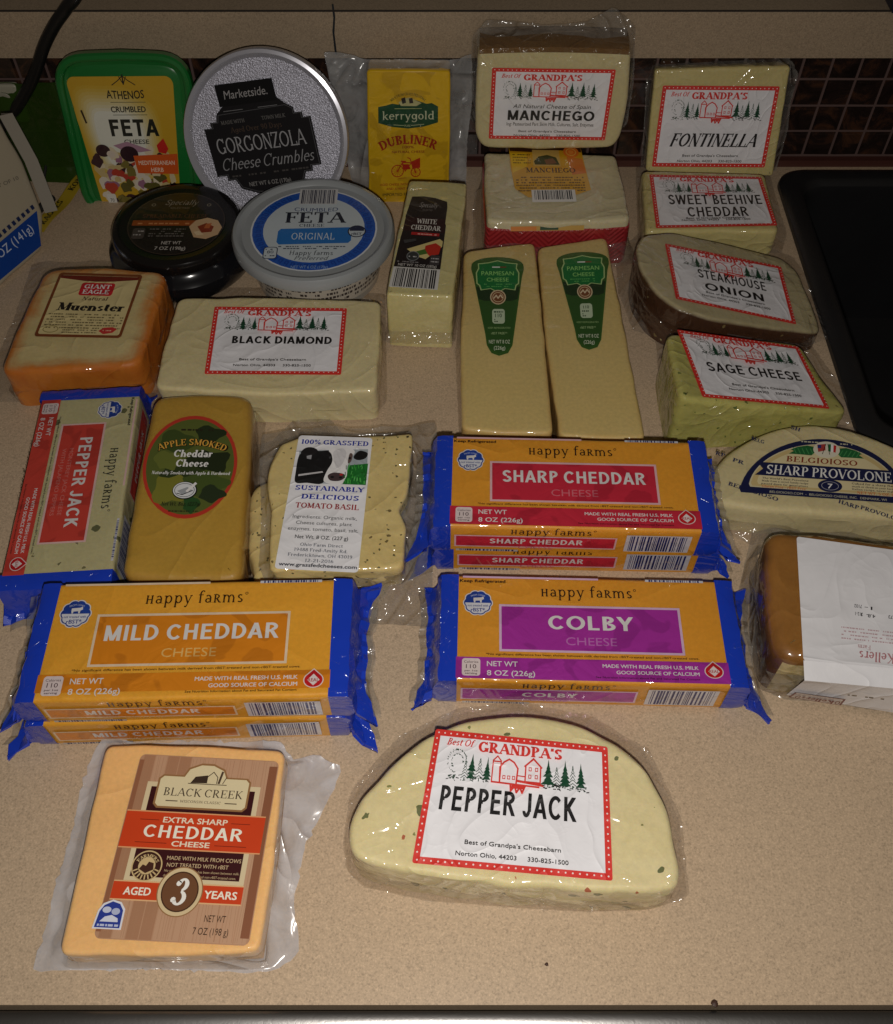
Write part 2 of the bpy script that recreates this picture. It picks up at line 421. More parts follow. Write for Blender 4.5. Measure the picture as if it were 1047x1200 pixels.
# strokes: l = line (x0 y0 x1 y1 weight), a = arc (cx cy rx ry a0 a1), s = serif bar (x y), d = dot
G = {
'A': (.84, 'l .08 0 .42 1 t;l .42 1 .76 0 T;l .2 .34 .63 .34 t;s .08 0;s .76 0'),
'B': (.70, 'l .18 0 .18 1 T;a .32 .76 .24 .24 -90 90;l .18 1 .32 1 t;l .18 .52 .34 .52 t;a .34 .26 .28 .26 -90 90;l .18 0 .34 0 t;s .13 0;s .13 1'),
'C': (.78, 'a .42 .5 .36 .5 48 312;l .68 .7 .68 .98 t'),
'D': (.82, 'l .18 0 .18 1 T;l .18 1 .36 1 t;l .18 0 .36 0 t;a .36 .5 .38 .5 -90 90;s .13 0;s .13 1'),
'E': (.72, 'l .18 0 .18 1 T;l .18 1 .62 1 t;l .18 0 .64 0 t;l .18 .52 .48 .52 t;l .62 1.02 .62 .78 t;l .64 -.02 .64 .24 t;l .48 .4 .48 .64 t;s .13 0;s .13 1'),
'F': (.68, 'l .18 0 .18 1 T;l .18 1 .62 1 t;l .18 .52 .48 .52 t;l .62 1.02 .62 .78 t;l .48 .4 .48 .64 t;s .18 0;s .13 1'),
'G': (.84, 'a .42 .5 .36 .5 48 330;l .68 .7 .68 .98 t;l .7 .06 .7 .42 T;s .68 .42'),
'H': (.84, 'l .18 0 .18 1 T;l .66 0 .66 1 T;l .18 .5 .66 .5 t;s .18 0;s .18 1;s .66 0;s .66 1'),
'I': (.38, 'l .19 0 .19 1 T;s .19 0;s .19 1'),
'J': (.52, 'l .34 .22 .34 1 T;a .18 .22 .16 .22 190 360;s .34 1'),
'K': (.80, 'l .18 0 .18 1 T;l .66 1 .2 .42 t;l .32 .56 .7 0 T;s .18 0;s .18 1;s .66 1;s .7 0'),
'L': (.68, 'l .18 0 .18 1 T;l .18 0 .62 0 t;l .62 -.02 .62 .26 t;s .18 1;s .13 0'),
'M': (.98, 'l .15 0 .15 1 t;l .15 1 .48 .08 T;l .48 .08 .82 1 t;l .82 0 .82 1 T;s .15 0;s .12 1;s .82 0;s .86 1'),
'N': (.84, 'l .15 0 .15 1 t;l .15 1 .69 0 T;l .69 0 .69 1 t;s .15 0;s .12 1;s .69 1'),
'O': (.88, 'a .44 .5 .38 .5 0 360'),
'P': (.68, 'l .18 0 .18 1 T;l .18 1 .34 1 t;a .34 .73 .26 .27 -90 90;l .18 .46 .34 .46 t;s .18 0;s .13 1'),
'Q': (.88, 'a .44 .5 .38 .5 0 360;l .5 .2 .8 -.16 T'),
'R': (.80, 'l .18 0 .18 1 T;l .18 1 .34 1 t;a .34 .74 .26 .26 -90 90;l .18 .48 .34 .48 t;l .36 .48 .68 0 T;s .18 0;s .13 1;s .71 0'),
'S': (.66, 'b .33 .75 .24 .25 35 270;b .33 .25 .25 .25 -150 90;l .54 .74 .54 .99 t;l .1 .01 .1 .27 t'),
'T': (.74, 'l .37 0 .37 1 T;l .05 1 .69 1 t;l .05 1.02 .05 .76 t;l .69 1.02 .69 .76 t;s .37 0'),
'U': (.82, 'l .17 1 .17 .3 T;a .41 .3 .24 .3 180 360;l .65 .3 .65 1 t;s .17 1;s .65 1'),
'V': (.80, 'l .08 1 .4 0 T;l .4 0 .72 1 t;s .08 1;s .72 1'),
'W': (1.06, 'l .06 1 .3 0 T;l .3 0 .53 .9 t;l .53 .9 .78 0 T;l .78 0 1 1 t;s .06 1;s 1 1'),
'X': (.78, 'l .1 1 .68 0 T;l .68 1 .1 0 t;s .1 1;s .68 1;s .1 0;s .68 0'),
'Y': (.78, 'l .08 1 .39 .46 T;l .7 1 .39 .46 t;l .39 0 .39 .48 T;s .08 1;s .7 1;s .39 0'),
'Z': (.72, 'l .08 1 .62 1 t;l .62 1 .08 0 T;l .08 0 .66 0 t;l .08 1.02 .08 .78 t;l .66 -.02 .66 .24 t'),
'a': (.58, 'l .44 .05 .44 .46 T;a .27 .45 .17 .2 0 155;a .26 .19 .17 .19 40 320;l .44 .04 .54 .02 t'),
'b': (.62, 'l .14 0 .14 1 T;a .32 .33 .22 .33 -145 145;s .09 1'),
'c': (.52, 'a .3 .33 .23 .33 50 315'),
'd': (.64, 'l .5 0 .5 1 T;a .31 .33 .23 .33 35 325;s .44 1;s .55 0'),
'e': (.56, 'a .3 .33 .23 .33 0 315;l .08 .37 .53 .37 t'),
'f': (.40, 'l .18 0 .18 .82 T;a .33 .82 .15 .2 35 180;l .04 .65 .38 .65 t;s .18 0'),
'g': (.60, 'a .28 .35 .21 .31 0 360;l .5 .64 .5 -.1 T;a .28 -.1 .22 .2 190 360'),
'h': (.64, 'l .14 0 .14 1 T;a .32 .42 .18 .24 0 155;l .5 0 .5 .43 T;s .14 0;s .09 1;s .5 0'),
'i': (.30, 'l .15 0 .15 .64 T;d .15 .86;s .15 0;s .1 .64'),
'j': (.30, 'l .17 -.1 .17 .64 T;d .17 .86;a .05 -.1 .12 .18 210 360'),
'k': (.60, 'l .14 0 .14 1 T;l .48 .64 .16 .26 t;l .26 .36 .52 0 T;s .14 0;s .09 1;s .54 0;s .48 .64'),
'l': (.30, 'l .15 0 .15 1 T;s .15 0;s .1 1'),
'm': (.96, 'l .13 0 .13 .64 T;a .3 .42 .17 .22 0 165;l .47 0 .47 .43 T;a .64 .42 .17 .22 0 165;l .81 0 .81 .43 T;s .13 0;s .08 .64;s .47 0;s .81 0'),
'n': (.64, 'l .14 0 .14 .64 T;a .32 .42 .18 .23 0 160;l .5 0 .5 .43 T;s .14 0;s .09 .64;s .5 0'),
'o': (.60, 'a .3 .33 .23 .33 0 360'),
'p': (.64, 'l .14 -.32 .14 .64 T;a .33 .33 .22 .33 -145 145;s .14 -.32;s .09 .64'),
'q': (.64, 'l .5 -.32 .5 .64 T;a .31 .33 .22 .33 35 325;s .5 -.32'),
'r': (.46, 'l .14 0 .14 .64 T;a .31 .45 .17 .2 45 165;s .14 0;s .09 .64'),
's': (.46, 'b .24 .48 .15 .17 35 270;b .24 .165 .17 .165 -150 90'),
't': (.40, 'l .18 .14 .18 .86 T;a .3 .14 .12 .14 180 310;l .04 .64 .37 .64 t'),
'u': (.62, 'l .13 .64 .13 .2 T;a .3 .2 .17 .2 180 360;l .47 0 .47 .64 T;s .08 .64;s .42 .64;s .52 0'),
'v': (.58, 'l .08 .64 .29 0 T;l .29 0 .5 .64 t;s .08 .64;s .5 .64'),
'w': (.84, 'l .06 .64 .24 0 T;l .24 0 .41 .6 t;l .41 .6 .59 0 T;l .59 0 .77 .64 t;s .06 .64;s .77 .64'),
'x': (.56, 'l .08 .64 .48 0 T;l .48 .64 .08 0 t;s .08 .64;s .48 .64;s .08 0;s .48 0'),
'y': (.58, 'l .08 .64 .3 0 T;l .5 .64 .2 -.3 t;s .08 .64;s .5 .64;d .14 -.26'),
'z': (.52, 'l .08 .62 .44 .62 t;l .44 .62 .08 0 T;l .08 .02 .46 .02 t'),
'0': (.64, 'a .32 .5 .25 .5 0 360'), '1': (.44, 'l .24 0 .24 1 T;l .08 .8 .24 1 t;s .24 0'),
'2': (.62, 'a .3 .74 .21 .26 -20 170;l .49 .64 .08 .02 T;l .08 .02 .54 .02 t;l .54 0 .54 .2 t'),
'3': (.60, 'a .28 .76 .19 .24 -90 150;a .28 .27 .23 .27 -150 90;d .11 .8;d .08 .2'),
'4': (.64, 'l .44 0 .44 1 T;l .44 1 .06 .3 t;l .06 .3 .6 .3 t;s .44 0'),
'5': (.60, 'l .14 1 .5 1 t;l .14 1 .12 .56 t;a .28 .31 .24 .31 -150 120'),
'6': (.62, 'a .31 .3 .23 .3 0 360;a .44 .4 .36 .6 100 180'), '7': (.58, 'l .06 1 .52 1 t;l .52 1 .22 0 T;l .06 1 .06 .8 t'),
'8': (.62, 'a .31 .75 .2 .25 0 360;a .31 .26 .25 .26 0 360'), '9': (.62, 'a .31 .7 .23 .3 0 360;a .18 .6 .36 .6 280 360'),
'.': (.24, 'd .12 .05'), ',': (.24, 'd .12 .05;l .14 .04 .06 -.14 t'), "'": (.24, 'l .12 1 .1 .72 T'), '-': (.36, 'l .06 .34 .3 .34 T'),
'(': (.34, 'a .34 .4 .24 .6 120 240'), ')': (.34, 'a 0 .4 .24 .6 -60 60'), '%': (.9, 'l .7 1 .2 0 t;a .2 .76 .14 .24 0 360;a .7 .24 .14 .24 0 360'),
'&': (.8, 'a .34 .76 .18 .22 0 360;a .32 .26 .26 .26 60 350;l .22 .66 .7 0 T;l .56 .26 .7 .5 t'), ' ': (.26, ''), '*': (.3, 'd .15 .85'),
}
for small, cap in (('\u029c', 'H'), ('\u0280', 'R'), ('\u1d0d', 'M')):
    w, d = G[cap]; q = []
    for st in d.split(';'):
        p = st.split(); n_ = len(p) - (1 if p[0] == 'l' else 0)
        ang = 5 if p[0] in 'ab' else 99
        q.append(' '.join([p[0]] + [str(float(x) * .68) if i < ang else x for i, x in enumerate(p[1:n_], 1)] + (p[n_:] if p[0] == 'l' else [])))
    G[small] = (w * .7, ';'.join(q))

SN = {'C': (.80, 'a .43 .5 .35 .5 42 318'), 'G': (.86, 'a .43 .5 .35 .5 42 350;l .46 .44 .8 .44 t;l .72 .06 .72 .44 T'),
'E': (.68, 'l .16 0 .16 1 T;l .1 1 .62 1 t;l .1 0 .63 0 t;l .16 .53 .58 .53 t'), 'F': (.62, 'l .16 0 .16 1 T;l .1 1 .6 1 t;l .16 .53 .54 .53 t'),
'L': (.60, 'l .16 0 .16 1 T;l .08 0 .58 0 t'), 'S': (.70, 'b .35 .735 .25 .265 18 270;b .35 .265 .27 .265 -162 90'), 'T': (.66, 'l .33 0 .33 1 T;l .02 1 .64 1 t'),
'Z': (.66, 'l .06 1 .6 1 t;l .5 .9 .14 .1 T;l .05 0 .62 0 t'), 'J': (.58, 'l .42 .24 .42 1 T;a .25 .25 .17 .25 180 360'), 'I': (.32, 'l .16 0 .16 1 T'),
'M': (.92, 'l .15 0 .15 1 T;l .15 1 .46 .02 T;l .46 .02 .77 1 T;l .77 0 .77 1 T'), 'N': (.80, 'l .15 0 .15 1 T;l .15 1 .65 0 T;l .65 0 .65 1 T'), 'V': (.72, 'l .08 1 .36 0 T;l .36 0 .64 1 T'),
'W': (1.06, 'l .08 1 .3 0 T;l .3 0 .53 .96 T;l .53 .96 .76 0 T;l .76 0 .98 1 T'), 'A': (.78, 'l .1 0 .39 1 T;l .39 1 .68 0 T;l .2 .3 .6 .3 t'), 'K': (.76, 'l .16 0 .16 1 T;l .62 1 .18 .42 T;l .3 .56 .66 0 T'),
'Y': (.72, 'l .08 1 .36 .42 T;l .64 1 .36 .42 T;l .36 0 .36 .46 T'), 'U': (.80, 'l .16 1 .16 .3 T;a .4 .3 .26 .3 180 360;l .64 .3 .64 1 T'), 'H': (.80, 'l .16 0 .16 1 T;l .64 0 .64 1 T;l .16 .52 .64 .52 t'),
'R': (.76, 'l .16 0 .16 1 T;l .1 1 .36 1 t;a .36 .74 .27 .26 -90 90;l .16 .48 .36 .48 t;l .38 .48 .64 0 T'), 'D': (.80, 'l .16 0 .16 1 T;l .1 1 .34 1 t;l .1 0 .34 0 t;a .34 .5 .38 .5 -90 90')}
def serif(s, thick=.15, thin=.06, sf=.11, gap=.04, sh=None, sn=False):
    """-> list of stroke quads (verts) in cap-height units, width"""
    sh = sh or thin; quads = []; x = 0
    for ch in s:
        w, d = (SN.get(ch) or G.get(ch, G[' '])) if sn else G.get(ch, G[' '])
        for st in filter(None, d.split(';')):
            p = st.split(); k = p[0]
            if k == 'l':
                x0, y0, x1, y1 = map(float, p[1:5]); wt = thick if p[5] == 'T' else thin
                dx, dy = x1 - x0, y1 - y0; L = sqrt(dx * dx + dy * dy) or 1
                if abs(dx) < .02: hx, hy = wt / 2, 0.
                elif abs(dy) < .02:
                    hx, hy = 0., wt / 2
                    if y0 >= .95: y0 = y1 = 1 - wt / 2
                    elif abs(y0) < .03: y0 = y1 = wt / 2
                else: hx, hy = wt / 2 * L / abs(dy), 0.
                if hy: quads.append([(x0 + x, y0 - hy), (x1 + x, y1 - hy), (x1 + x, y1 + hy), (x0 + x, y0 + hy)])
                else: quads.append([(x0 - hx + x, y0), (x0 + hx + x, y0), (x1 + hx + x, y1), (x1 - hx + x, y1)])
            elif k in 'ab':
                cx, cy, rx, ry, a0, a1 = map(float, p[1:7]); n = max(5, int(abs(a1 - a0) / 18)); prev = None
                for i in range(n + 1):
                    a = radians(a0 + (a1 - a0) * i / n); tx, ty = -rx * sin(a), ry * cos(a); L = sqrt(tx * tx + ty * ty) or 1
                    m = abs(ty) / L
                    if k == 'b': m = max(m, .55)
                    wt = thin + (thick - thin) * m
                    ox, oy = rx * cos(a), ry * sin(a); inx = max(0., 1 - wt / rx) if rx > wt else .05; iny = max(0.05, 1 - wt / ry)
                    e = wt * .25
                    cur = ((cx + ox * (1 + e / rx) + x, cy + oy), (cx + ox * (inx + e / rx) + x, cy + oy * iny))
                    if prev: quads.append([prev[0], cur[0], cur[1], prev[1]])
                    prev = cur
            elif k == 's' and sf > 0:
                cx, cy = float(p[1]), float(p[2]); y0 = cy if cy < .3 else cy - sh
                quads.append([(cx - sf - thick * .3 + x, y0), (cx + sf + thick * .3 + x, y0), (cx + sf + thick * .3 + x, y0 + sh), (cx - sf - thick * .3 + x, y0 + sh)])
            elif k == 'd':
                cx, cy = float(p[1]), float(p[2]); r = thick * .62
                quads.append([(cx + x + r * cos(i * pi / 4), cy + r * sin(i * pi / 4)) for i in range(8)])
        x += w + gap
    return quads, x - gap

class Label:
    """a printed surface: coordinates s right, t down, mapped on the 3D quad TL TR BR BL"""
    def __init__(s, corners, W, H, lift=.0002, kind='paper', out=None):
        s.c = [Vector(q) for q in corners]; s.W = W; s.H = H; s.kind = kind
        s.n = (s.c[1] - s.c[0]).cross(s.c[0] - s.c[3]).normalized()
        if out is not None and s.n.dot(Vector(out)) < 0: s.n.negate()
        s.lift = lift; s.mb = MB(); s.mats = []; s.bend = None; s.ox = s.oy = 0.
    def m(s, x, y, h=0.):
        a = (x + s.ox) / s.W; b = (y + s.oy) / s.H
        p = s.c[0] * ((1 - a) * (1 - b)) + s.c[1] * (a * (1 - b)) + s.c[2] * (a * b) + s.c[3] * ((1 - a) * b)
        if s.bend: p = s.bend(p, x, y)
        return p + s.n * (s.lift + h)
    def mi(s, col):
        mt = col if not isinstance(col, (tuple, list)) else ink(col, s.kind)
        if mt not in s.mats: s.mats.append(mt)
        return s.mats.index(mt)
    def up(s, d=.000012): s.lift += d
    def poly(s, pts, col):
        s.up(); k = s.mi(col); pts = [tuple(p) for p in pts]
        ids = s.mb.add([s.m(x, y) for x, y in pts])
        if len(pts) <= 4: s.mb.face(ids, k)
        else:
            for t in tessellate_polygon([[Vector((x, y, 0)) for x, y in pts]]): s.mb.face([ids[i] for i in t], k)
    def blob(s, pts, col, k=4):
        n = len(pts); out = []
        for i in range(n):
            p0, p1, p2, p3 = (Vector(pts[(i + j) % n]) for j in (-1, 0, 1, 2))
            for a in range(k):
                u = a / k; q = .5 * ((2 * p1) + (p2 - p0) * u + (2 * p0 - 5 * p1 + 4 * p2 - p3) * u * u + (3 * p1 - p0 - 3 * p2 + p3) * u ** 3); out.append((q.x, q.y))
        s.poly(out, col)
    def rect(s, x0, y0, x1, y1, col, r=0.):
        if r: s.poly(s.rr(x0, y0, x1, y1, r), col)
        else: s.poly([(x0, y0), (x1, y0), (x1, y1), (x0, y1)], col)
    @staticmethod
    def rr(x0, y0, x1, y1, r, n=6):
        p = []
        for cx, cy, a in ((x1 - r, y0 + r, -90), (x1 - r, y1 - r, 0), (x0 + r, y1 - r, 90), (x0 + r, y0 + r, 180)):
            p += [(cx + r * cos(radians(a + 90 * k / n)), cy + r * sin(radians(a + 90 * k / n))) for k in range(n + 1)]
        return p
    def frame(s, x0, y0, x1, y1, w, col):
        s.rect(x0, y0, x1, y0 + w, col); s.rect(x0, y1 - w, x1, y1, col); s.rect(x0, y0 + w, x0 + w, y1 - w, col); s.rect(x1 - w, y0 + w, x1, y1 - w, col)
    def ell(s, cx, cy, rx, ry, col, a0=0, a1=360, n=40):
        s.poly([(cx + rx * cos(radians(a0 + (a1 - a0) * k / n)), cy + ry * sin(radians(a0 + (a1 - a0) * k / n))) for k in range(n + (0 if a1 - a0 == 360 else 1))], col)
    def ring(s, cx, cy, rx, ry, w, col, a0=0, a1=360, n=48):
        s.up(); k = s.mi(col)
        q = [radians(a0 + (a1 - a0) * i / n) for i in range(n + 1)]
        s.mb.grid([[s.m(cx + rx * cos(a), cy + ry * sin(a)) for a in q], [s.m(cx + (rx - w) * cos(a), cy + (ry - w) * sin(a)) for a in q]], k)
    def line(s, pts, w, col):
        s.up(.000005); k = s.mi(col)
        for i in range(len(pts) - 1):
            (x0, y0), (x1, y1) = pts[i], pts[i + 1]; dx, dy = x1 - x0, y1 - y0; L = sqrt(dx * dx + dy * dy) or 1
            hx, hy = -dy / L * w / 2, dx / L * w / 2; ex, ey = dx / L * w * .3, dy / L * w * .3; h = (i % 3) * 3e-6
            s.mb.poly([s.m(x0 + hx - ex, y0 + hy - ey, h), s.m(x1 + hx + ex, y1 + hy + ey, h), s.m(x1 - hx + ex, y1 - hy + ey, h), s.m(x0 - hx - ex, y0 - hy - ey, h)], k)
    def text(s, t, x, y, h, col, w=None, al='c', bold=0., font=None, shear=0., arc=None, rot=0., sag=0., **kw):
        """baseline y, cap height h, total width w; al = l/c/r; arc = radius (+ bends like a hill)"""
        s.up(.00002); k = s.mi(col)
        if font == 'serif':
            quads, tw = serif(t, **kw); shapes = [(q, [tuple(range(len(q)))]) for q in quads]
        elif font == 'arial':
            quads, tw = serif(t, kw.get('thick', .2), kw.get('thin', .165), 0., kw.get('gap', .05), sn=True); shapes = [(q, [tuple(range(len(q)))]) for q in quads]; font = 'serif'
        else:
            v, f, tw = sans(t); shapes = [(v, f)]
            if bold: shapes = [([(a + i * bold * .8, b + j * bold * .6) for a, b in v], f) for i, j in ((0, 0), (-1, .5), (1, -.5), (.4, 1), (-.4, -1))]
        sx = (w / tw) if w else h
        tot = tw * sx; x0 = {'l': 0, 'c': -tot / 2, 'r': -tot}[al]
        cr, sr = cos(radians(rot)), sin(radians(rot))
        for i, (v, f) in enumerate(shapes):
            P = []
            for a, b in v:
                px = x0 + a * sx + b * h * shear; py = b * h
                if arc:
                    th = px / arc; rr = arc + py; px, py = rr * sin(th), rr * cos(th) - arc
                if sag: py += sag * (1 - (2 * px / tot) ** 2)
                px, py = px * cr - py * sr, px * sr + py * cr
                P.append(s.m(x + px, y - py, (i % 7) * 2.5e-6))
            ids = s.mb.add(P)
            for q in f: s.mb.face([ids[j] for j in q], k)
    def greek(s, x0, x1, y, h, col, seed=0, fill=.62):
        """illegible small print: broken dashes"""
        r = random.Random(seed + int(y * 37)); x = x0; s.up(); k = s.mi(col)
        while x < x1:
            w = min(r.uniform(.5, 1.9) * h, x1 - x)
            s.mb.poly([s.m(x, y - h * .8), s.m(x + w, y - h * .8), s.m(x + w, y), s.m(x, y)][::-1], k) if r.random() < .8 else None
            x += w + h * r.uniform(.25, .6)
    def barcode(s, x0, y0, x1, y1, col=(28, 32, 60), bg=(225, 225, 228), seed=1, digits=False, vert=False):
        s.rect(x0, y0, x1, y1, bg); r = random.Random(seed); x = x0 + (x1 - x0) * .06; e = x1 - (x1 - x0) * .06; u = (x1 - x0) / 95
        yb = y1 - (y1 - y0) * (.2 if digits else 0.04); s.up(); k = s.mi(col)
        while x < e:
            w = u * r.choice((1, 1, 1.6, 2.3, 3)); s.mb.poly([s.m(x, y0 + (y1 - y0) * .05), s.m(x, yb), s.m(min(x + w, e), yb), s.m(min(x + w, e), y0 + (y1 - y0) * .05)], k); x += w + u * r.choice((1, 1.3, 2, 3))
    def build(s, name, root, parent=None): return s.mb.build(name, s.mats, root, smooth=False, parent=parent)

def lab(px, plane, W, H, lift=.00025, **kw): return Label([plane.at(*q) for q in px], W, H, lift, out=plane.n, **kw)

# printing colours (sRGB)
WHITE = (232, 230, 228); BLACK = (18, 17, 18); RED = (205, 40, 36); GREEN = (18, 70, 44); BLUE = (20, 40, 150)

# ================================================================== THE SETTING
def laminate(name, c, sp=.5):
    m, nt, b = new_mat(name); co = coords(nt)
    f = noise_t(nt, co, 1050, 2, .65); f2 = noise_t(nt, co, 6, 3, .5)
    c0 = ramp(nt, f, [(.30, tuple(x * .66 for x in c)), (.44, tuple(x * .92 for x in c)), (.56, c), (.74, tuple(min(1, x * 1.25) for x in c))])
    c1 = mixc(nt, f2, tuple((1.0, .97, .93)), tuple((.94, .94, .94)))
    mu = nt.nodes.new('ShaderNodeMix'); mu.data_type = 'RGBA'; mu.blend_type = 'MULTIPLY'; mu.inputs[0].default_value = 1.
    nt.links.new(c0, mu.inputs[6]); nt.links.new(c1, mu.inputs[7]); nt.links.new(mu.outputs[2], b.inputs['Base Color'])
    b.inputs['Roughness'].default_value = .36; b.inputs['Specular IOR Level'].default_value = .4
    bp = N(nt, 'ShaderNodeBump', Strength=.04, Distance=.0003); nt.links.new(f, bp.inputs['Height']); nt.links.new(bp.outputs[0], b.inputs['Normal'])
    return m
M_LAM = laminate('beige_laminate', (.545, .415, .285))
YF, YW = .0785, .713                  # front edge of the counter, face of the tiled wall
SX0, SX1, SY0, SY1 = .2735, .66, .4045, .694        # cut-out for the sink
mb = MB()
for x0, x1, y0, y1 in ((-.75, SX0, YF, YW + .03), (SX1, .75, YF, YW + .03), (SX0, SX1, YF, SY0), (SX0, SX1, SY1, YW + .03)):
    mb.box((x0, y0, -.038), (x1 - x0, 0, 0), (0, y1 - y0, 0), (0, 0, .038))
structure(mb.build('countertop', M_LAM, smooth=False))
# metal trim along the front edge (its joint leaves a dark line)
m_steel = plain_mat('brushed_steel', (.34, .33, .32), .30, 1., bump=.05, bscale=400)
rows = []
for k in range(9):
    a = k / 8 * pi / 2; rows.append([Vector((x, YF - .0242 - .004 * sin(a), -.0066 - .006 * (1 - cos(a)))) for x in (-.75, .75)])
rows = [[Vector((x, YF - .0022, -.03)) for x in (-.75, .75)], [Vector((x, YF - .0022, -.0022)) for x in (-.75, .75)]] + \
       [[Vector((x, YF - .0040 - .02 * k / 6, -.0014 - .02 * (.12 * (k / 6) + .12 * (k / 6) ** 2))) for x in (-.75, .75)] for k in range(7)] + rows + [[Vector((x, YF - .0282, -.06)) for x in (-.75, .75)]]
mb = MB(); mb.grid(rows); structure(mb.build('edge_trim', m_steel))

# tiled backsplash
m_grout = plain_mat('grout', (.11, .066, .058), .8)
m_wall = MB(); m_wall.box((-.75, YW, -.03), (1.5, 0, 0), (0, .02, 0), (0, 0, .15))
wall = structure(m_wall.build('backsplash', m_grout, smooth=False))
m_tile, nt, b = new_mat('dark_stone_tile'); co = coords(nt)
nt.links.new(ramp(nt, noise_t(nt, co, 38, 5, .65, 1.8), [(.28, (.007, .005, .004)), (.5, (.020, .012, .010)), (.66, (.07, .030, .016)), (.8, (.018, .011, .009))]), b.inputs['Base Color'])
b.inputs['Roughness'].default_value = .16; b.inputs['Coat Weight'].default_value = .2
bp = N(nt, 'ShaderNodeBump', Strength=.25, Distance=.001); nt.links.new(noise_t(nt, co, 90, 3), bp.inputs['Height']); nt.links.new(bp.outputs[0], b.inputs['Normal'])
mb = MB(); P_, g_ = .0222, .0018
for i in range(-34, 34):
    for j in range(4):
        x0, z0 = i * P_ + .006, .0085 + j * P_; x1, z1 = x0 + P_ - g_, min(z0 + P_ - g_, .0925)
        if x0 < -.74 or x1 > .74: continue
        tz = rnd.uniform(-.0003, .0003); e = .0012
        A = [Vector((x0, YW - .0002, z0)), Vector((x1, YW - .0002, z0)), Vector((x1, YW - .0002, z1)), Vector((x0, YW - .0002, z1))]
        Bq = [Vector((x0 + e, YW - .0022 + tz, z0 + e)), Vector((x1 - e, YW - .0022 - tz, z0 + e)), Vector((x1 - e, YW - .0022, z1 - e)), Vector((x0 + e, YW - .0022 + tz, z1 - e))]
        a = mb.add(A); q = mb.add(Bq); mb.face(q[::-1])
        for k in range(4): mb.face((a[k], q[k], q[(k + 1) % 4], a[(k + 1) % 4]))
mb.build('tiles', m_tile, parent=wall, smooth=False)
mb = MB(); mb.box((-.75, YW - .006, .0003), (1.5, 0, 0), (0, .006, 0), (0, 0, .006))
mb.build('base_trim', plain_mat('red_brown_trim', (.07, .022, .016), .5), parent=wall, smooth=False)
# raised ledge above the tiles
M_LEDGE = laminate('ledge_laminate', (.40, .31, .215))
mb = MB(); yl = YW - .004
mb.box((-.75, yl, .0932), (1.5, 0, 0), (0, .25, 0), (0, 0, .036)); ledge = structure(mb.build('ledge', M_LEDGE, smooth=False))
mb = MB(); mb.box((-.75, yl - .0006, .1284), (1.5, 0, 0), (0, .0006, 0), (0, 0, .0012)); mb.build('laminate_seam', plain_mat('seam', (.02, .014, .01), .8), parent=ledge, smooth=False)
mb = MB(); s0 = Plane((0, yl - .0004, 0), (0, -1, 0))
pp = [s0.at(390, 5), s0.at(392, 20), s0.at(391, 38), s0.at(394, 64)]
for a, q in zip(pp, pp[1:]): mb.poly([a + Vector((-.0007, 0, 0)), a + Vector((.0007, 0, 0)), q + Vector((.0008, 0, 0)), q + Vector((-.0008, 0, 0))])
mb.build('joint_crack', plain_mat('crack_dark', (.008, .012, .016), .6), parent=ledge, smooth=False)

# ================================================================== THE THINGS
FILM = film_mat('clear_film'); FILM2 = film_mat('clear_film_thick', (.86, .84, .80), .17, (.6, .57, .52), rough=.13, wr=1., scale=70)
FROST = film_mat('frosted_film', (.90, .90, .92), .40, (.86, .86, .90), rough=.2, wr=.7, scale=36)
GREYFILM = film_mat('grey_film', (.84, .84, .84), .42, (.56, .56, .56), rough=.18, wr=.7, scale=36)

# ---- black sink, right end of the counter
t = thing('kitchen_sink', 'black drop-in kitchen sink with a rounded raised rim at the right end of the counter', 'sink', (.46, .55, 0))
m_sink = plain_mat('black_sink_composite', (.012, .012, .013), .34, 0, .0, bump=.12, bscale=900, var=.2)
def rrect(x0, x1, y0, y1, r, z, n=8):
    return [Vector((x, y, z)) for x, y in Label.rr(x0, y0, x1, y1, r, n)]
def sring(i, z, r): return rrect(.2685 + i, .665 - i, .4005 + i, .6985 - i, max(r - i * .4, .008), z)
rim = MB(); rim.grid([sring(0, .0005, .022), sring(.0006, .0035, .022), sring(.003, .0055, .022), sring(.008, .0062, .022), sring(.014, .0058, .024), sring(.0165, .0045, .025), sring(.0185, .001, .026)], 0, True)
rim.build('rim', m_sink, t)
bas = MB(); ids = bas.grid([sring(.0185, .001, .026), sring(.0195, -.004, .03), sring(.023, -.11, .04), sring(.027, -.135, .05), sring(.05, -.142, .07)], 0, True); bas.face(ids[-1])
bas.build('basin', m_sink, t)
mb = MB(); ids = mb.lathe((.46, .55, -.1417), [(.044, 0), (.044, .002), (.036, .0022), (.03, -.003), (.001, -.004)], 40); mb.face(ids[-1]); mb.build('drain', plain_mat('drain_steel', (.35, .35, .35), .3, 1.), t)

